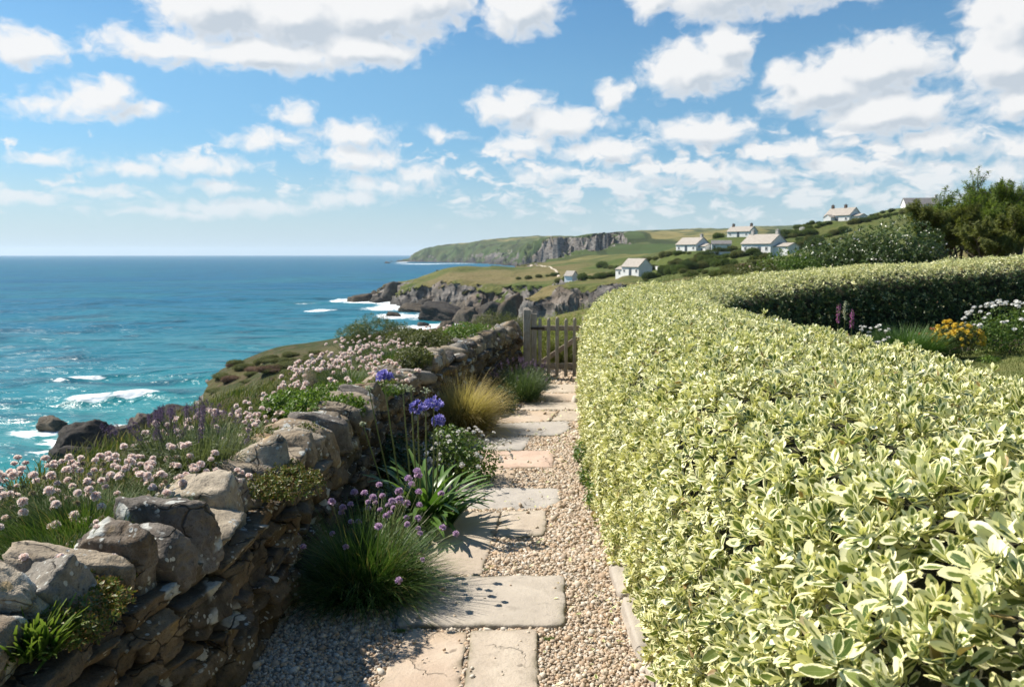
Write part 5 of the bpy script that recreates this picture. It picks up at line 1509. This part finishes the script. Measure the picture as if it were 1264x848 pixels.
for k in range(85):
    d = RFa.normal(0, 1, 3); d[2] = abs(d[2]); d[1] = -abs(d[1]) * .8; d /= np.linalg.norm(d)
    sp.append((d[0] * .34, d[1] * .27, .16 + d[2] * .34, RFa.uniform(.2, .8), atan2(d[1], d[0]), RFa.uniform(.6, 1.1)))
place_flowers(am, "flower", F_AMB, sp, RFa)
F_DAISY = [pompom(RFa, .030, .14, .2, 18, .45, .002).mesh("flower", [M_STALK, M_WHITE]) for _ in range(3)]
P_ = gpt(1245, 422, 12.3)
db = bush("white_daisy_bush", P_, [(0, 0, .36, .62, .45, .34), (-.35, -.05, .26, .4, .4, .26), (.4, 0, .45, .45, .4, .3)], 4200, .045, P_LEAF, M_FRESH, "big leafy bush with large white daisies at the right end of the bed", "bush", None, 6, 124)
sp = []
for k in range(80):
    d = RFa.normal(0, 1, 3); d[2] = abs(d[2]) * 1.2; d[1] = -abs(d[1]) * .6; d /= np.linalg.norm(d)
    sp.append((d[0] * .72, d[1] * .45, .30 + d[2] * .38, RFa.uniform(.1, .6), atan2(d[1], d[0]), RFa.uniform(.8, 1.25)))
place_flowers(db, "flower", F_DAISY, sp, RFa)
P_ = gpt(1078, 415, 11.6)
sm = bush("white_daisy_plant", P_, [(0, 0, .20, .30, .25, .2)], 700, .045, P_NARROW, M_DEEP, "loose plant with scattered white daisies beside the purple spires", "plant", None, 4, 125)
sp = [(RFa.normal(0, .18), RFa.normal(0, .1), RFa.uniform(.22, .52), RFa.uniform(0, .4), RFa.uniform(0, 6.28), RFa.uniform(.8, 1.15)) for _ in range(22)]
place_flowers(sm, "flower", F_DAISY, sp, RFa)
for i, (px, top, lab) in enumerate([(1034, 374, "taller purple pink flower spire before the dark hedge"), (1051, 383, "shorter purple pink flower spire next to the pale one"), (1042, 372, "pale green flower spire between the two purple ones")]):
    yv = 11.4 + .1 * i; b0 = gpt(px, 410, yv); t0 = on_y(px, top, yv); h = float(t0[2] - b0[2])
    o = empty("flower_spire", b0, 0, lab, "flower", "flower spires in the bed")
    g_ = G(); V, F = tube([(0, 0, 0), (0, 0, h)], [.005, .003], 5); g_.add(V, F, 0, rnd=.5, t=.5); put("stem", g_.mesh("stem", M_STALK), o)
    rg = np.random.default_rng(130 + i); nn = 90; hh = rg.uniform(h * .72, h, nn); a = rg.uniform(0, 6.28, nn)
    g_ = G(); scatter(g_, P_QUAD, np.stack([np.cos(a) * .02, np.sin(a) * .02, hh], 1), np.stack([np.cos(a), np.sin(a), a * 0 + .4], 1), np.full(nn, .028), rg)
    put("blossom", g_.mesh("blossom", M_BUD if i == 2 else M_PURPLE), o)
    g_ = G(); V, F, T, Rn = blades(26, .04, .26, .022, 1.0, .8, rg); g_.add(V, F, 0, t=T, rnd=Rn); put("leaf", g_.mesh("leaf", M_DEEP), o)
P_ = gpt(1143, 412, 12.5)
bush("red_flowered_plant", P_, [(0, 0, .18, .16, .14, .18)], 350, .05, P_LEAF, M_DEEP, "dark plant with a few red flowers behind the amber bush", "plant", None, 3, 126)
rf = bpy.context.scene.objects.get("red_flowered_plant")
F_RED = [pompom(RFa, .035, .08, .1, 18, .8).mesh("flower", [M_STALK, M_RED]) for _ in range(2)]
place_flowers(rf, "flower", F_RED, [(RFa.normal(0, .08), -.08, RFa.uniform(.26, .38), .2, RFa.uniform(0, 6), RFa.uniform(.7, 1)) for _ in range(6)], RFa)
P_ = gpt(1215, 425, 11.6)
bush("low_edging_plant", (P_[0], 11.45, float(garden_z(P_[0], 11.45))), [(0, 0, .05, .16, .12, .07)], 260, .035, P_LEAF, M_LIME, "low yellow green plant at the lawn edge under the daisy bush", "plant", None, 0, 127)

# ------------------------------------------------------------------ bushes and trees beyond the garden
M_HILL = [mat_leaf("hillside_green", (.040, .075, .014), (.110, .155, .032), (.14, .18, .045), .2, .7, .2),
          mat_leaf("hillside_olive", (.060, .082, .020), (.150, .160, .048), (.18, .18, .06), .2, .7, .2),
          mat_leaf("hillside_dark", (.022, .046, .012), (.065, .100, .024), (.085, .12, .035), .2, .7, .2)]
M_HEATH = mat_leaf("dull_pink_heath", (.13, .085, .060), (.26, .17, .13), None, .2, .8, .1)
M_GLOSS = mat_leaf("glossy_leaf", (.014, .042, .010), (.095, .145, .040), (.15, .19, .07), .25, .30, .6)
M_TAMA = mat_leaf("feathery_tree_leaf", (.045, .095, .014), (.165, .225, .040), (.21, .26, .055), .42, .6, .2)
M_TAMB = mat_leaf("brownish_tree_leaf", (.060, .085, .018), (.165, .180, .045), (.21, .22, .06), .42, .6, .2)
def ground_at(x, y): return float(terrain_z(np.array([float(x)]), np.array([float(y)]))[0])
def hit(px, py, tmin=14.0, tmax=3500.0):
    """first place where a line of sight meets the terrain"""
    d = ray(px, py); t = np.geomspace(tmin, tmax, 700)
    x, y, z = d[0] * t, d[1] * t, EYE + d[2] * t
    dz = z - terrain_z(x, y); k = np.nonzero(dz < 0)[0]
    if len(k) == 0: return None
    k = max(k[0], 1); f = dz[k - 1] / (dz[k - 1] - dz[k])
    tt = t[k - 1] + (t[k] - t[k - 1]) * f
    return np.array([d[0] * tt, d[1] * tt, EYE + d[2] * tt])

# glossy bushes rising to the right behind the far arm of the hedge
for i, (px, ptop, D, w, lab, mat) in enumerate([
        (1118, 266, 23, 1.15, "tallest glossy dark bush beside the feathery tree", M_GLOSS),
        (1070, 279, 23.5, 1.1, "glossy bush left of the tallest one behind the curved hedge", M_GLOSS),
        (1020, 295, 24, 1.2, "middle glossy bush with leaf highlights modelled in white behind the curved hedge", M_GLOSS),
        (975, 310, 23, 1.1, "lower light green bush with whitish flowers behind the hedge", M_FRESH),
        (935, 318, 22, .9, "low bush with pinkish flowers left of the light green one", M_OLIVE),
        (893, 328, 21, .9, "low olive bush just over the hedge bend", M_HILL[1]),
        (850, 336, 24, 1.2, "low mossy green bush over the hedge bend, left of the olive one", M_HILL[0]),
        (805, 343, 26, 1.3, "low dark bush left above the hedge curve", M_HILL[2])]):
    p = on_y(px, ptop, D); z0 = ground_at(p[0], D); h = max(.6, float(p[2] - z0))
    o = bush("garden_bush", (float(p[0]), float(D), z0), [(0, 0, h * .50, w, w * .8, h * .48), (-w * .6, -.2, h * .38, w * .7, w * .6, h * .40), (w * .55, .1, h * .42, w * .7, w * .7, h * .42), (0, -w * .4, h * .3, w * .8, w * .5, h * .34)], int(3200 * w), .085, P_TIPLO if i > 4 else P_TIP, mat, lab, "bush", "bushes behind the curved hedge", 7, 140 + i)
    if i in (0, 1, 2, 3, 4):  # white heads on the glossy bushes stand in for highlights on their leaves
        rgw = np.random.default_rng(150 + i); F_ = [pompom(rgw, .05, .05, .1, 12, .8, .004).mesh("flower", [M_STALK, M_WHITE if i != 4 else M_PINK]) for _ in range(2)]
        sp = []
        for k in range(16):
            d = rgw.normal(0, 1, 3); d[2] = abs(d[2]); d[1] = -abs(d[1]); d /= np.linalg.norm(d)
            sp.append((d[0] * w * 1.1, d[1] * w * .9, h * .45 + d[2] * h * .48, .3, rgw.uniform(0, 6), rgw.uniform(.3, .6)))
        place_flowers(o, "flower", F_, sp, rgw)

# bushes just outside the gate
M_GATEBUSH = [mat_leaf("yellow_green_leaf", (.13, .175, .025), (.27, .31, .07), (.38, .37, .14), .45, .5), mat_leaf("fresh_wayside_leaf", (.09, .14, .025), (.20, .24, .055), (.30, .28, .12), .45, .5)]
for i, (px, ptop, D, w, lab, mat) in enumerate([(690, 389, 13.7, .62, "yellow green bush seen through the gate pickets", M_LIME), (722, 384, 14.6, .7, "pale flowering bush above the gate beside the hedge", M_OLIVE), (664, 399, 14.2, .55, "low green bush beyond the gate near the post", M_FRESH), (707, 405, 13.0, .42, "low lime bush low behind the gate rails", M_LIME), (745, 372, 19.0, .9, "dull green bush between gate and brown cliff", M_HILL[0])]):
    p = on_y(px, ptop, D); z0 = ground_at(p[0], D); h = max(.35, float(p[2] - z0))
    bush("wayside_bush", (float(p[0]), float(D), z0), [(0, 0, h * .5, w, w * .8, h * .5), (w * .5, -.1, h * .4, w * .6, w * .6, h * .4), (-w * .5, .1, h * .38, w * .6, w * .6, h * .38)], 3600, .055, P_TIPLO, M_GATEBUSH[i % 2], lab, "bush", "bushes beyond the gate", 5, 160 + i)

# feathery wind-shaped trees at the right
def feather_tree(name, loc, H, spread, leanx, label, mat, seed, nlimb=8, leaves=150):
    rg = np.random.default_rng(seed); o = empty(name, loc, 0, label, "tree", "feathery trees behind the hedge")
    gw = G(); Pl = []; Dl = []
    def limb(p, d, L, r, depth):
        pts = [p]; n = 6
        for k in range(n):
            d = d + rg.normal(0, .14, 3) + np.array([leanx * .05, 0, .05]); d /= np.linalg.norm(d)
            pts.append(pts[-1] + d * L / n)
        V, F = tube(pts, np.linspace(r, r * .35, n + 1), 6 if depth < 2 else 4); gw.add(V, F, 0)
        if depth >= 2:
            for k in range(2, n + 1):
                for _ in range(leaves // 5):
                    f = rg.random(); q = pts[k - 1] * (1 - f) + pts[k] * f + rg.normal(0, .028, 3) * (1.6 + L) * (1.25 - .15 * k); Pl.append(q); Dl.append(d + rg.normal(0, .4, 3))
            return
        m = 6 if depth == 0 else 7
        for k in range(m):
            f = rg.uniform(.45, 1.0); base = pts[min(n, int(f * n))]
            a = rg.uniform(0, 6.28); out_ = np.array([cos(a) * spread + leanx * .35, sin(a) * spread, rg.uniform(.45, 1.0)]); dd = d * .55 + out_ * .75; dd /= np.linalg.norm(dd)
            limb(base, dd, L * rg.uniform(.45, .7), r * .45, depth + 1)
    for k in range(nlimb):
        a = 2 * pi * k / nlimb + rg.normal(0, .3)
        d = np.array([cos(a) * .75 * spread + leanx * .3, sin(a) * .75 * spread, .75]); d /= np.linalg.norm(d)
        limb(np.array([cos(a) * .12, sin(a) * .12, -.1]), d, H * rg.uniform(.5, .72), .07 * H / 3, 0)
    put("trunk", gw.mesh("trunk", M_BARK), o)
    Pl = np.array(Pl); Dl = np.array(Dl)
    gc = G(); scatter(gc, P_NARROW, Pl, np.stack([Dl[:, 0], Dl[:, 1], Dl[:, 2]], 1), .105 * rg.uniform(.6, 1.4, len(Pl)), rg)
    # leaves point along the twig: the prototype lies across, so tip it up
    put("crown", gc.mesh("crown", mat), o)
    return o
for i, (px, ptop, D, sp_, lx, lab, mat) in enumerate([(1262, 207, 30, .75, .5, "tallest feathery evergreen tree at the right edge", M_TAMA), (1205, 228, 29, .8, .5, "feathery tree with upright plumes left of the tallest one", M_TAMA), (1166, 250, 28, .85, .4, "lower brownish feathery tree next to the glossy bush", M_TAMB), (1235, 262, 26, .9, .2, "low dark bushy tree in front of the tall feathery ones", M_TAMB), (1310, 215, 31, .8, .4, "feathery tree partly outside the right edge", M_TAMA)]):
    p = on_y(px, ptop, D); z0 = ground_at(p[0], D)
    feather_tree("feathery_tree", (float(p[0]) - .3, float(D), z0), float(p[2] - z0) * 1.02, sp_, lx, lab, mat, 170 + i)

# ------------------------------------------------------------------ cottages
M_RENDER = mat_plain("white_limewash", (.80, .79, .76), (.70, .69, .66), 1.2, .85, .2, 20, .01)
M_ROOFT = mat_plain("tan_slate_roof", (.30, .265, .225), (.39, .35, .30), 2.2, .85, .5, 9, .03)
M_ROOFG = mat_plain("grey_slate_roof", (.155, .145, .14), (.22, .21, .20), 2.2, .8, .5, 9, .03)
M_GLASS = mat_plain("dark_window_pane", (.02, .025, .03), (.04, .05, .06), 2, .12, 0, spec=.6)
M_FRAME = mat_plain("painted_frame", (.75, .75, .73), (.7, .7, .68), 3, .6)
M_DOOR = mat_plain("dark_painted_door", (.06, .08, .10), (.05, .07, .09), 3, .6)
M_CHIM = mat_plain("chimney_render", (.50, .47, .43), (.36, .33, .30), 4, .9)
M_CHIMD = mat_plain("dark_brick_chimney", (.10, .075, .06), (.14, .10, .08), 6, .9)
def gable_wall(L, W, He, Hr, deep=1.5):
    V = [(-L/2, -W/2, -deep), (L/2, -W/2, -deep), (L/2, W/2, -deep), (-L/2, W/2, -deep), (-L/2, -W/2, He), (L/2, -W/2, He), (L/2, W/2, He), (-L/2, W/2, He), (L/2, 0, Hr), (-L/2, 0, Hr)]
    return np.array(V, float), [np.array([[0, 1, 5, 4], [2, 3, 7, 6]]), np.array([[1, 2, 6, 8, 5], [3, 0, 4, 9, 7]])]
def roof_slab(L, W, He, Hr, side, over=.28, th=.14):
    s = side; e = np.array([0, s * W / 2, He]); r = np.array([0, 0, Hr]); d = e - r; d /= np.linalg.norm(d); nrm = np.array([0, s * -d[2], abs(d[1])]); nrm /= np.linalg.norm(nrm)
    a = r + nrm * .02; b_ = e + d * over + nrm * .02; l = L / 2 + over * .6
    V = [(-l, *a[1:]), (l, *a[1:]), (l, *b_[1:]), (-l, *b_[1:])]; V += [tuple(np.array(v) + nrm * th) for v in V]
    F = np.array([[0, 1, 2, 3], [4, 7, 6, 5], [0, 4, 5, 1], [1, 5, 6, 2], [2, 6, 7, 3], [3, 7, 4, 0]])
    return np.array(V), F
def cottage(loc, L, W, He, Hr, rz, label, roof=M_ROOFT, chims=((-.42,), (.42,)), chm=None, wins=3, lean=None, porch=None, gwin=False, gz0=0.0):
    o = empty("cottage", loc, rz, label, "cottage", "white cottages on the hillside")
    g_ = G(); V, F = gable_wall(L, W, He, Hr); g_.add(V, F, 0); put("wall", g_.mesh("wall", M_RENDER, False), o)
    rfp = None
    for s in (-1, 1):
        g_ = G(); V, F = roof_slab(L, W, He, Hr, s); g_.add(V, F, 0); ro = put("roof_slope", g_.mesh("roof_slope", roof, False), o)
    for (cx,) in chims:
        g_ = G(); box(g_, (cx * L, 0, Hr + .25), (.75, .65, 1.3), bev=.02); box(g_, (cx * L, 0, Hr + .94), (.88, .78, .12), bev=.02)
        for dx in (-.16, .16): V, F = tube([(cx * L + dx, 0, Hr + .98), (cx * L + dx, 0, Hr + 1.28)], [.11, .09], 8); g_.add(V, F, 0)
        put("chimney", g_.mesh("chimney", chm or M_CHIM), o)
    def window(x, y, z, w, h, ang):
        g_ = G(); R = rotm(0, 0, ang)
        f = .07
        for (dx, dz, sx, sz) in [(0, h/2, w + f, f), (0, -h/2, w + f, f), (-w/2, 0, f, h - f), (w/2, 0, f, h - f), (0, 0, .04, h - f)]:
            box(g_, np.array([x, y, z]) + R @ np.array([dx, -.03, dz]), (sx, .08, sz), R, bev=.006)
        wn = put("window", g_.mesh("window", M_FRAME), o)
        g_ = G(); box(g_, np.array([x, y, z]) + R @ np.array([0, -.004, 0]), (w - .03, .02, h - .03), R, bev=0); put("pane", g_.mesh("pane", M_GLASS), wn)
    n = wins; xs_ = np.linspace(-.36, .36, n) * L
    for k, xx in enumerate(xs_):
        if n >= 3 and k == n // 2:
            g_ = G(); box(g_, (xx, -W/2 - .02, 1.0), (.9, .08, 2.0), bev=.01); put("door", g_.mesh("door", M_DOOR), o)
        else: window(xx, -W/2, He * .60, .62, He * .30, 0)
    if gwin: window(L/2, 0, He * .6, .8, .95, pi/2)
    if lean:
        lx, ll, lw, lh = lean
        g_ = G(); V, F = gable_wall(ll, lw, lh, lh + .7); g_.add(V + np.array([lx, 0, 0]), F, 0); le = put("side_wing", g_.mesh("side_wing", M_RENDER, False), o)
        for s in (-1, 1):
            g_ = G(); V, F = roof_slab(ll, lw, lh, lh + .7, s, .2); g_.add(V + np.array([lx, 0, 0]), F, 0); put("wing_roof", g_.mesh("wing_roof", roof, False), le)
        window(lx, -lw/2, lh * .55, .7, .8, 0)
    if porch:
        g_ = G(); px_, pw_, ph_, pd_ = porch; V, F = gable_wall(pd_, pw_, ph_, ph_ + .8); V = V @ rotm(0, 0, pi/2).T + np.array([px_, -W/2 - pd_/2 + .05, 0]); g_.add(V, F, 0); po = put("porch", g_.mesh("porch", M_RENDER, False), o)
        for s in (-1, 1):
            g_ = G(); V, F = roof_slab(pd_, pw_, ph_, ph_ + .8, s, .2); g_.add(V @ rotm(0, 0, pi/2).T + np.array([px_, -W/2 - pd_/2 + .05, 0]), F, 0); put("porch_roof", g_.mesh("porch_roof", roof, False), po)
    return o
def house_loc(px, py, D):
    p = on_y(px, py, D); return (float(p[0]), float(D), float(p[2]))
rzA = radians(-58)
cottage(house_loc(786, 341.5, 200), 6.4, 4.4, 2.5, 4.4, rzA, "white cottage with tan roof lowest on the slope near the brown cliff", M_ROOFT, (), wins=3, lean=(-5.0, 3.0, 3.0, 1.7))
cottage(house_loc(855, 312.5, 230), 8.0, 5.4, 2.4, 4.3, rzA, "white cottage between two green hedges with one small chimney", M_ROOFT, ((.42,),), wins=3, lean=(5.2, 2.6, 3.4, 1.8))
cottage(house_loc(943, 316, 180), 8.2, 5.6, 2.7, 4.7, rzA, "nearest white cottage with two chimneys and a low side wing", M_ROOFT, ((-.4,), (.44,)), M_CHIM, wins=4, lean=(6.0, 4.0, 3.6, 2.0), gwin=True)
cottage(house_loc(916, 294, 280), 9.0, 5.0, 2.2, 3.9, radians(-50), "distant cottage with two dark chimneys behind the nearest one", M_ROOFT, ((-.40,), (.40,)), M_CHIMD, wins=3)
cottage(house_loc(1040, 277, 250), 8.5, 6.2, 2.6, 4.9, radians(-56), "white cottage high on the slope with a wing and two chimneys", M_ROOFT, ((-.42,), (.1,)), M_CHIMD, wins=3, lean=(5.4, 3.0, 4.2, 2.2), porch=(-2.0, 2.6, 2.0, 2.0))
cottage(house_loc(1135, 262.5, 280), 11.0, 5.2, 2.6, 4.9, radians(-8), "topmost cottage with dark grey roof on the skyline", M_ROOFG, ((.46,),), M_CHIM, wins=4, porch=(.8, 3.4, 1.8, 1.6))
cottage(house_loc(890, 309, 222), 5.2, 3.0, 1.7, 2.6, radians(-12), "low white outbuilding with grey roof between two cottages", M_ROOFG, (), wins=2)
cottage(house_loc(705, 342, 232), 2.8, 2.8, .40, 1.7, radians(-40), "tiny pale roofed hut beside the sandy track", M_ROOFT, (), wins=1)
# low garden walls by the cottages
for i, (px0, py0, px1, py1, lab) in enumerate([(757, 338, 771, 341, "low white garden wall left of the lowest cottage"), (876, 316, 905, 312, "low stone garden wall below the outbuilding"), (800, 330, 815, 334, "low pale wall right of the lowest cottage")]):
    a = hit(px0, py0); b_ = hit(px1, py1)
    if a is None or b_ is None: continue
    L = float(np.linalg.norm((b_ - a)[:2])); L = min(L, 14.0)
    o = empty("garden_wall", (float((a[0] + b_[0]) / 2), float((a[1] + b_[1]) / 2), float(min(a[2], b_[2]))), atan2(b_[1] - a[1], b_[0] - a[0]), lab, "garden wall", "low walls by the cottages")
    g_ = G(); box(g_, (0, 0, .3), (L, .4, 1.4), bev=.03); put("wall_body", g_.mesh("wall_body", M_RENDER), o)
    g_ = G(); box(g_, (0, 0, 1.04), (L + .08, .5, .1), bev=.02); put("wall_coping", g_.mesh("wall_coping", M_CHIM), o)

# ------------------------------------------------------------------ sandy track on the mid headland
def strip(pix, wpx, mat, name):
    P3 = [hit(px, py) for (px, py) in pix]; P3 = [p for p in P3 if p is not None]
    if len(P3) < 2: return None
    pts = []
    for i in range(len(P3) - 1):
        for t in np.linspace(0, 1, 14, endpoint=False): pts.append(P3[i] * (1 - t) + P3[i + 1] * t)
    pts = np.array(pts + [P3[-1]]); n = len(pts)
    d = np.gradient(pts[:, :2], axis=0); d /= np.linalg.norm(d, axis=1, keepdims=True) + 1e-9; nr = np.stack([-d[:, 1], d[:, 0]], 1)
    w_ = wpx * np.hypot(pts[:, 0], pts[:, 1]) / FPX / 2
    rows = []
    for f in (-1, -.33, .33, 1):
        q = pts[:, :2] + nr * (w_ * f)[:, None]; z_ = terrain_z(q[:, 0], q[:, 1]) + (.22 if abs(f) < 1 else .05); rows.append(np.concatenate([q, z_[:, None]], 1))
    Vv = np.concatenate(rows); idx = np.arange(4 * n).reshape(4, n)
    g_ = G(); g_.add(Vv, np.stack([idx[:-1, :-1], idx[:-1, 1:], idx[1:, 1:], idx[1:, :-1]], -1).reshape(-1, 4), 0)
    return tag(put(name, g_.mesh(name, mat)), kind='structure')
M_SAND = mat_plain("sandy_track", (.42, .35, .26), (.52, .45, .35), .6, .95)
strip([(655, 328), (668, 328), (680, 330), (686, 334), (690, 342)], 3.0, M_SAND, "track")

# ------------------------------------------------------------------ sea rocks
ROCKS = [  # px, py of the foot, width px, height px, label
    (62, 524, 34, 9, "small dark rock alone in the white foam"), (112, 556, 70, 34, "broad dark shore rock with ledges behind the thrift"), (150, 550, 60, 24, "dark ledge rock beside the broad one"),
    (192, 545, 74, 34, "dark rounded shore rock below the knoll"), (232, 530, 70, 27, "brownish rock at the foot of the green knoll"), (96, 566, 50, 14, "low wet ledge awash at the waterline"),
    (447, 372, 26, 9, "low rock off the headland tip in the surf"), (470, 373, 22, 6, "flat rock between headland tip and outlier"), (492, 372, 44, 25, "steep dark rock stack at the headland tip"), (520, 371, 30, 20, "dark rock against the headland cliff base"),
    (486, 390, 18, 5, "small dark rock amid white water in the cove"), (515, 384, 40, 7, "low ledge reaching into the cove"), (548, 393, 60, 16, "long grey ledge under the headland cliff"), (585, 388, 50, 18, "grey boulder ledge below the cliff in the cove"),
    (523, 404, 15, 6, "dark rock in the foam nearest the wall top"), (552, 406, 18, 10, "dark boulder in the foam left of the bank"), (612, 396, 44, 24, "pale grey crag at the foot of the brown promontory"), (560, 378, 36, 12, "grey rock shelf at the cliff base"),
    (575, 396, 34, 15, "dark boulder ledge at the cove's inner shore"), (600, 404, 40, 16, "brown boulder pile below the promontory"), (505, 375, 26, 12, "jagged dark rock beside the headland stack"), (535, 382, 40, 14, "tilted grey shelf under the middle of the cliff"),
    (630, 398, 34, 30, "tall brown crag at the promontory's seaward tip"), (462, 369, 14, 9, "pointed dark rock off the headland tip"),
    (478, 325, 6, 1.6, "tiny far islet off the distant headland"), (541, 337, 6, 4, "small dark stack beyond the mid headland")]
for i, (px, py, wp, hp, lab) in enumerate(ROCKS):
    p = on_z(px, py, SEA); D = float(p[1]); w_ = wp * D / FPX; h_ = hp * D / FPX
    g_ = G(); rgq = np.random.default_rng(300 + i)
    for q in range(5 if wp > 12 else 2):
        f = [1.0, .7, .55, .5, .4][q]
        V, F = stone((w_ * f * 1.05, w_ * f * rgq.uniform(.6, .9), h_ * 2.0 * (f ** .8)), 5 if wp > 30 else 4, 700 + i * 7 + q, chips=18, sharp=26, rough=.075, boxy=.3, strata=.5, nscale=1.2)
        R = rotm(rgq.normal(0, .12), rgq.normal(.12, .15), rgq.uniform(-.6, .6))
        off = np.array([rgq.uniform(-.38, .38) * w_ if q else 0, rgq.uniform(-.15, .15) * w_ if q else 0, -.0 if q == 0 else -.2 * h_])
        g_.add(V @ R.T + off, F, 0)
    o = put("sea_rock", g_.mesh("sea_rock", M_SLATE), None, (float(p[0]), D, SEA)); tag(o, lab, "rock", "rocks in the sea")

# ------------------------------------------------------------------ shrubs dotted over the hillside
protos = []
for k in range(6):
    rg = np.random.default_rng(400 + k)
    lb = [(0, 0, .42, .9, .8, .45)] + [(rg.normal(0, .5), rg.normal(0, .4), rg.uniform(.25, .5), rg.uniform(.4, .7), rg.uniform(.4, .6), rg.uniform(.28, .5)) for _ in range(4)]
    Pp, d = lobes_points(rg, lb, 2300, .6); g_ = G(); scatter(g_, P_TIPLO, Pp, d + np.array([0, 0, .4]) + rg.normal(0, .4, d.shape), .15 * rg.uniform(.7, 1.3, len(Pp)), rg)
    D_, F_ = ico(2); g_.add(D_ * np.array([.72, .62, .40]) + np.array([0, 0, .30]), F_, 0, rnd=0.0, t=0)
    protos.append([g_.mesh("hillside_shrub", m_) for m_ in M_HILL + [M_HEATH]])
rg = np.random.default_rng(420)
def hill_shrub(px, py, size, mi, flat=1.15):
    p = hit(px, py)
    if p is None or p[1] > 420: return
    s_ = size * p[1] / FPX / 1.7
    o = put("hillside_shrub", protos[int(rg.integers(0, 6))][mi], None, (float(p[0]), float(p[1]), float(p[2]) - .08 * s_))
    o.scale = (s_ * rg.uniform(.9, 1.3), s_ * rg.uniform(.9, 1.2), s_ * flat * rg.uniform(.8, 1.2)); o.rotation_euler = (0, 0, rg.uniform(0, 6.28))
    lab = ["green rounded shrub among the cottages on the hillside", "olive shrub on the hillside among the cottages", "dark green shrub on the cottage hillside", "dull pinkish heath shrub on the hillside above the hedge"][mi]
    tag(o, lab, "shrub", ["green hillside shrubs", "olive hillside shrubs", "dark hillside shrubs", "pinkish heath shrubs"][mi])
def row(a, b_, n, size, mi, jit=1.0):
    for t in np.linspace(0, 1, n): hill_shrub(a[0] + (b_[0] - a[0]) * t + rg.normal(0, jit), a[1] + (b_[1] - a[1]) * t + rg.normal(0, jit * .3), size * rg.uniform(.7, 1.3), (mi if rg.random() < .5 else int(rg.integers(0, 2))))
row((866, 318), (905, 309), 8, 9, 2); row((832, 327), (930, 315), 13, 11, 2); row((820, 336), (905, 326), 10, 13, 0); row((930, 320), (1010, 300), 12, 13, 2)
row((800, 322), (835, 314), 5, 10, 1); row((742, 330), (768, 334), 5, 9, 1); row((690, 348), (765, 340), 9, 10, 0); row((800, 345), (850, 333), 6, 14, 2); row((872, 297), (905, 290), 6, 9, 0); row((930, 291), (985, 288), 8, 10, 0)
row((955, 297), (1000, 290), 7, 12, 2); row((985, 287), (1022, 277), 6, 9, 2); row((1058, 276), (1112, 264), 9, 9, 2); row((1000, 300), (1040, 287), 5, 13, 0); row((985, 282), (1010, 276), 5, 7, 2); row((1060, 271), (1100, 262), 6, 6, 2)
row((840, 313), (852, 314), 3, 6, 2); row((782, 335), (806, 333), 4, 9, 2); row((874, 309), (879, 309), 2, 5, 2); row((1048, 277), (1062, 274), 3, 7, 2)
row((905, 333), (930, 328), 4, 10, 3); row((880, 341), (925, 333), 5, 12, 1); row((640, 345), (700, 340), 6, 7, 1)
for k in range(70):
    hill_shrub(rg.uniform(262, 430), rg.uniform(436, 490), rg.uniform(10, 24), int(rg.choice([1, 2, 3], p=[.60, .15, .25])), .6)
for k in range(70):
    px = rg.uniform(790, 1060); py = np.interp(px, [790, 900, 1060], [334, 316, 294]) + rg.uniform(-6, 18)
    hill_shrub(px, py, rg.uniform(5, 13), int(rg.choice([0, 1, 2], p=[.5, .4, .1])))
p = hit(990, 287)
if p is not None:
    rgx = np.random.default_rng(9)
    bush("white_blossom_bush", tuple(float(v) for v in p), [(0, 0, .8, .8, .8, .8)], 700, .16, P_TIPLO, M_WHITE, "round white blossom bush on the hillside left of the high cottage", "bush", None, 4, 431)

# ------------------------------------------------------------------ sea air: one even box of haze round everything below the sky
bm = bmesh.new(); bmesh.ops.create_cube(bm, size=1.0)
hz_me = bpy.data.meshes.new("haze"); bm.to_mesh(hz_me); bm.free()
m = bpy.data.materials.new("sea_air"); m.use_nodes = True; nt = NT(m.node_tree)
for n_ in list(nt.n): nt.n.remove(n_)
hout = nt.new('ShaderNodeOutputMaterial'); pv = nt.new('ShaderNodeVolumePrincipled')
pv.inputs['Color'].default_value = (.80, .90, 1.0, 1); pv.inputs['Density'].default_value = 6.5e-5; pv.inputs['Anisotropy'].default_value = .2
nt.l.new(pv.outputs[0], hout.inputs['Volume'])
hz_me.materials.append(m)
haze = tag(put("haze", hz_me, None, (0, 0, (SEA - 4.5 + 105) / 2)), "thin blue sea air over the bay", None, None, 'stuff')
haze.scale = (27000, 27000, 105 - (SEA - 4.5))
haze.display_type = 'WIRE'
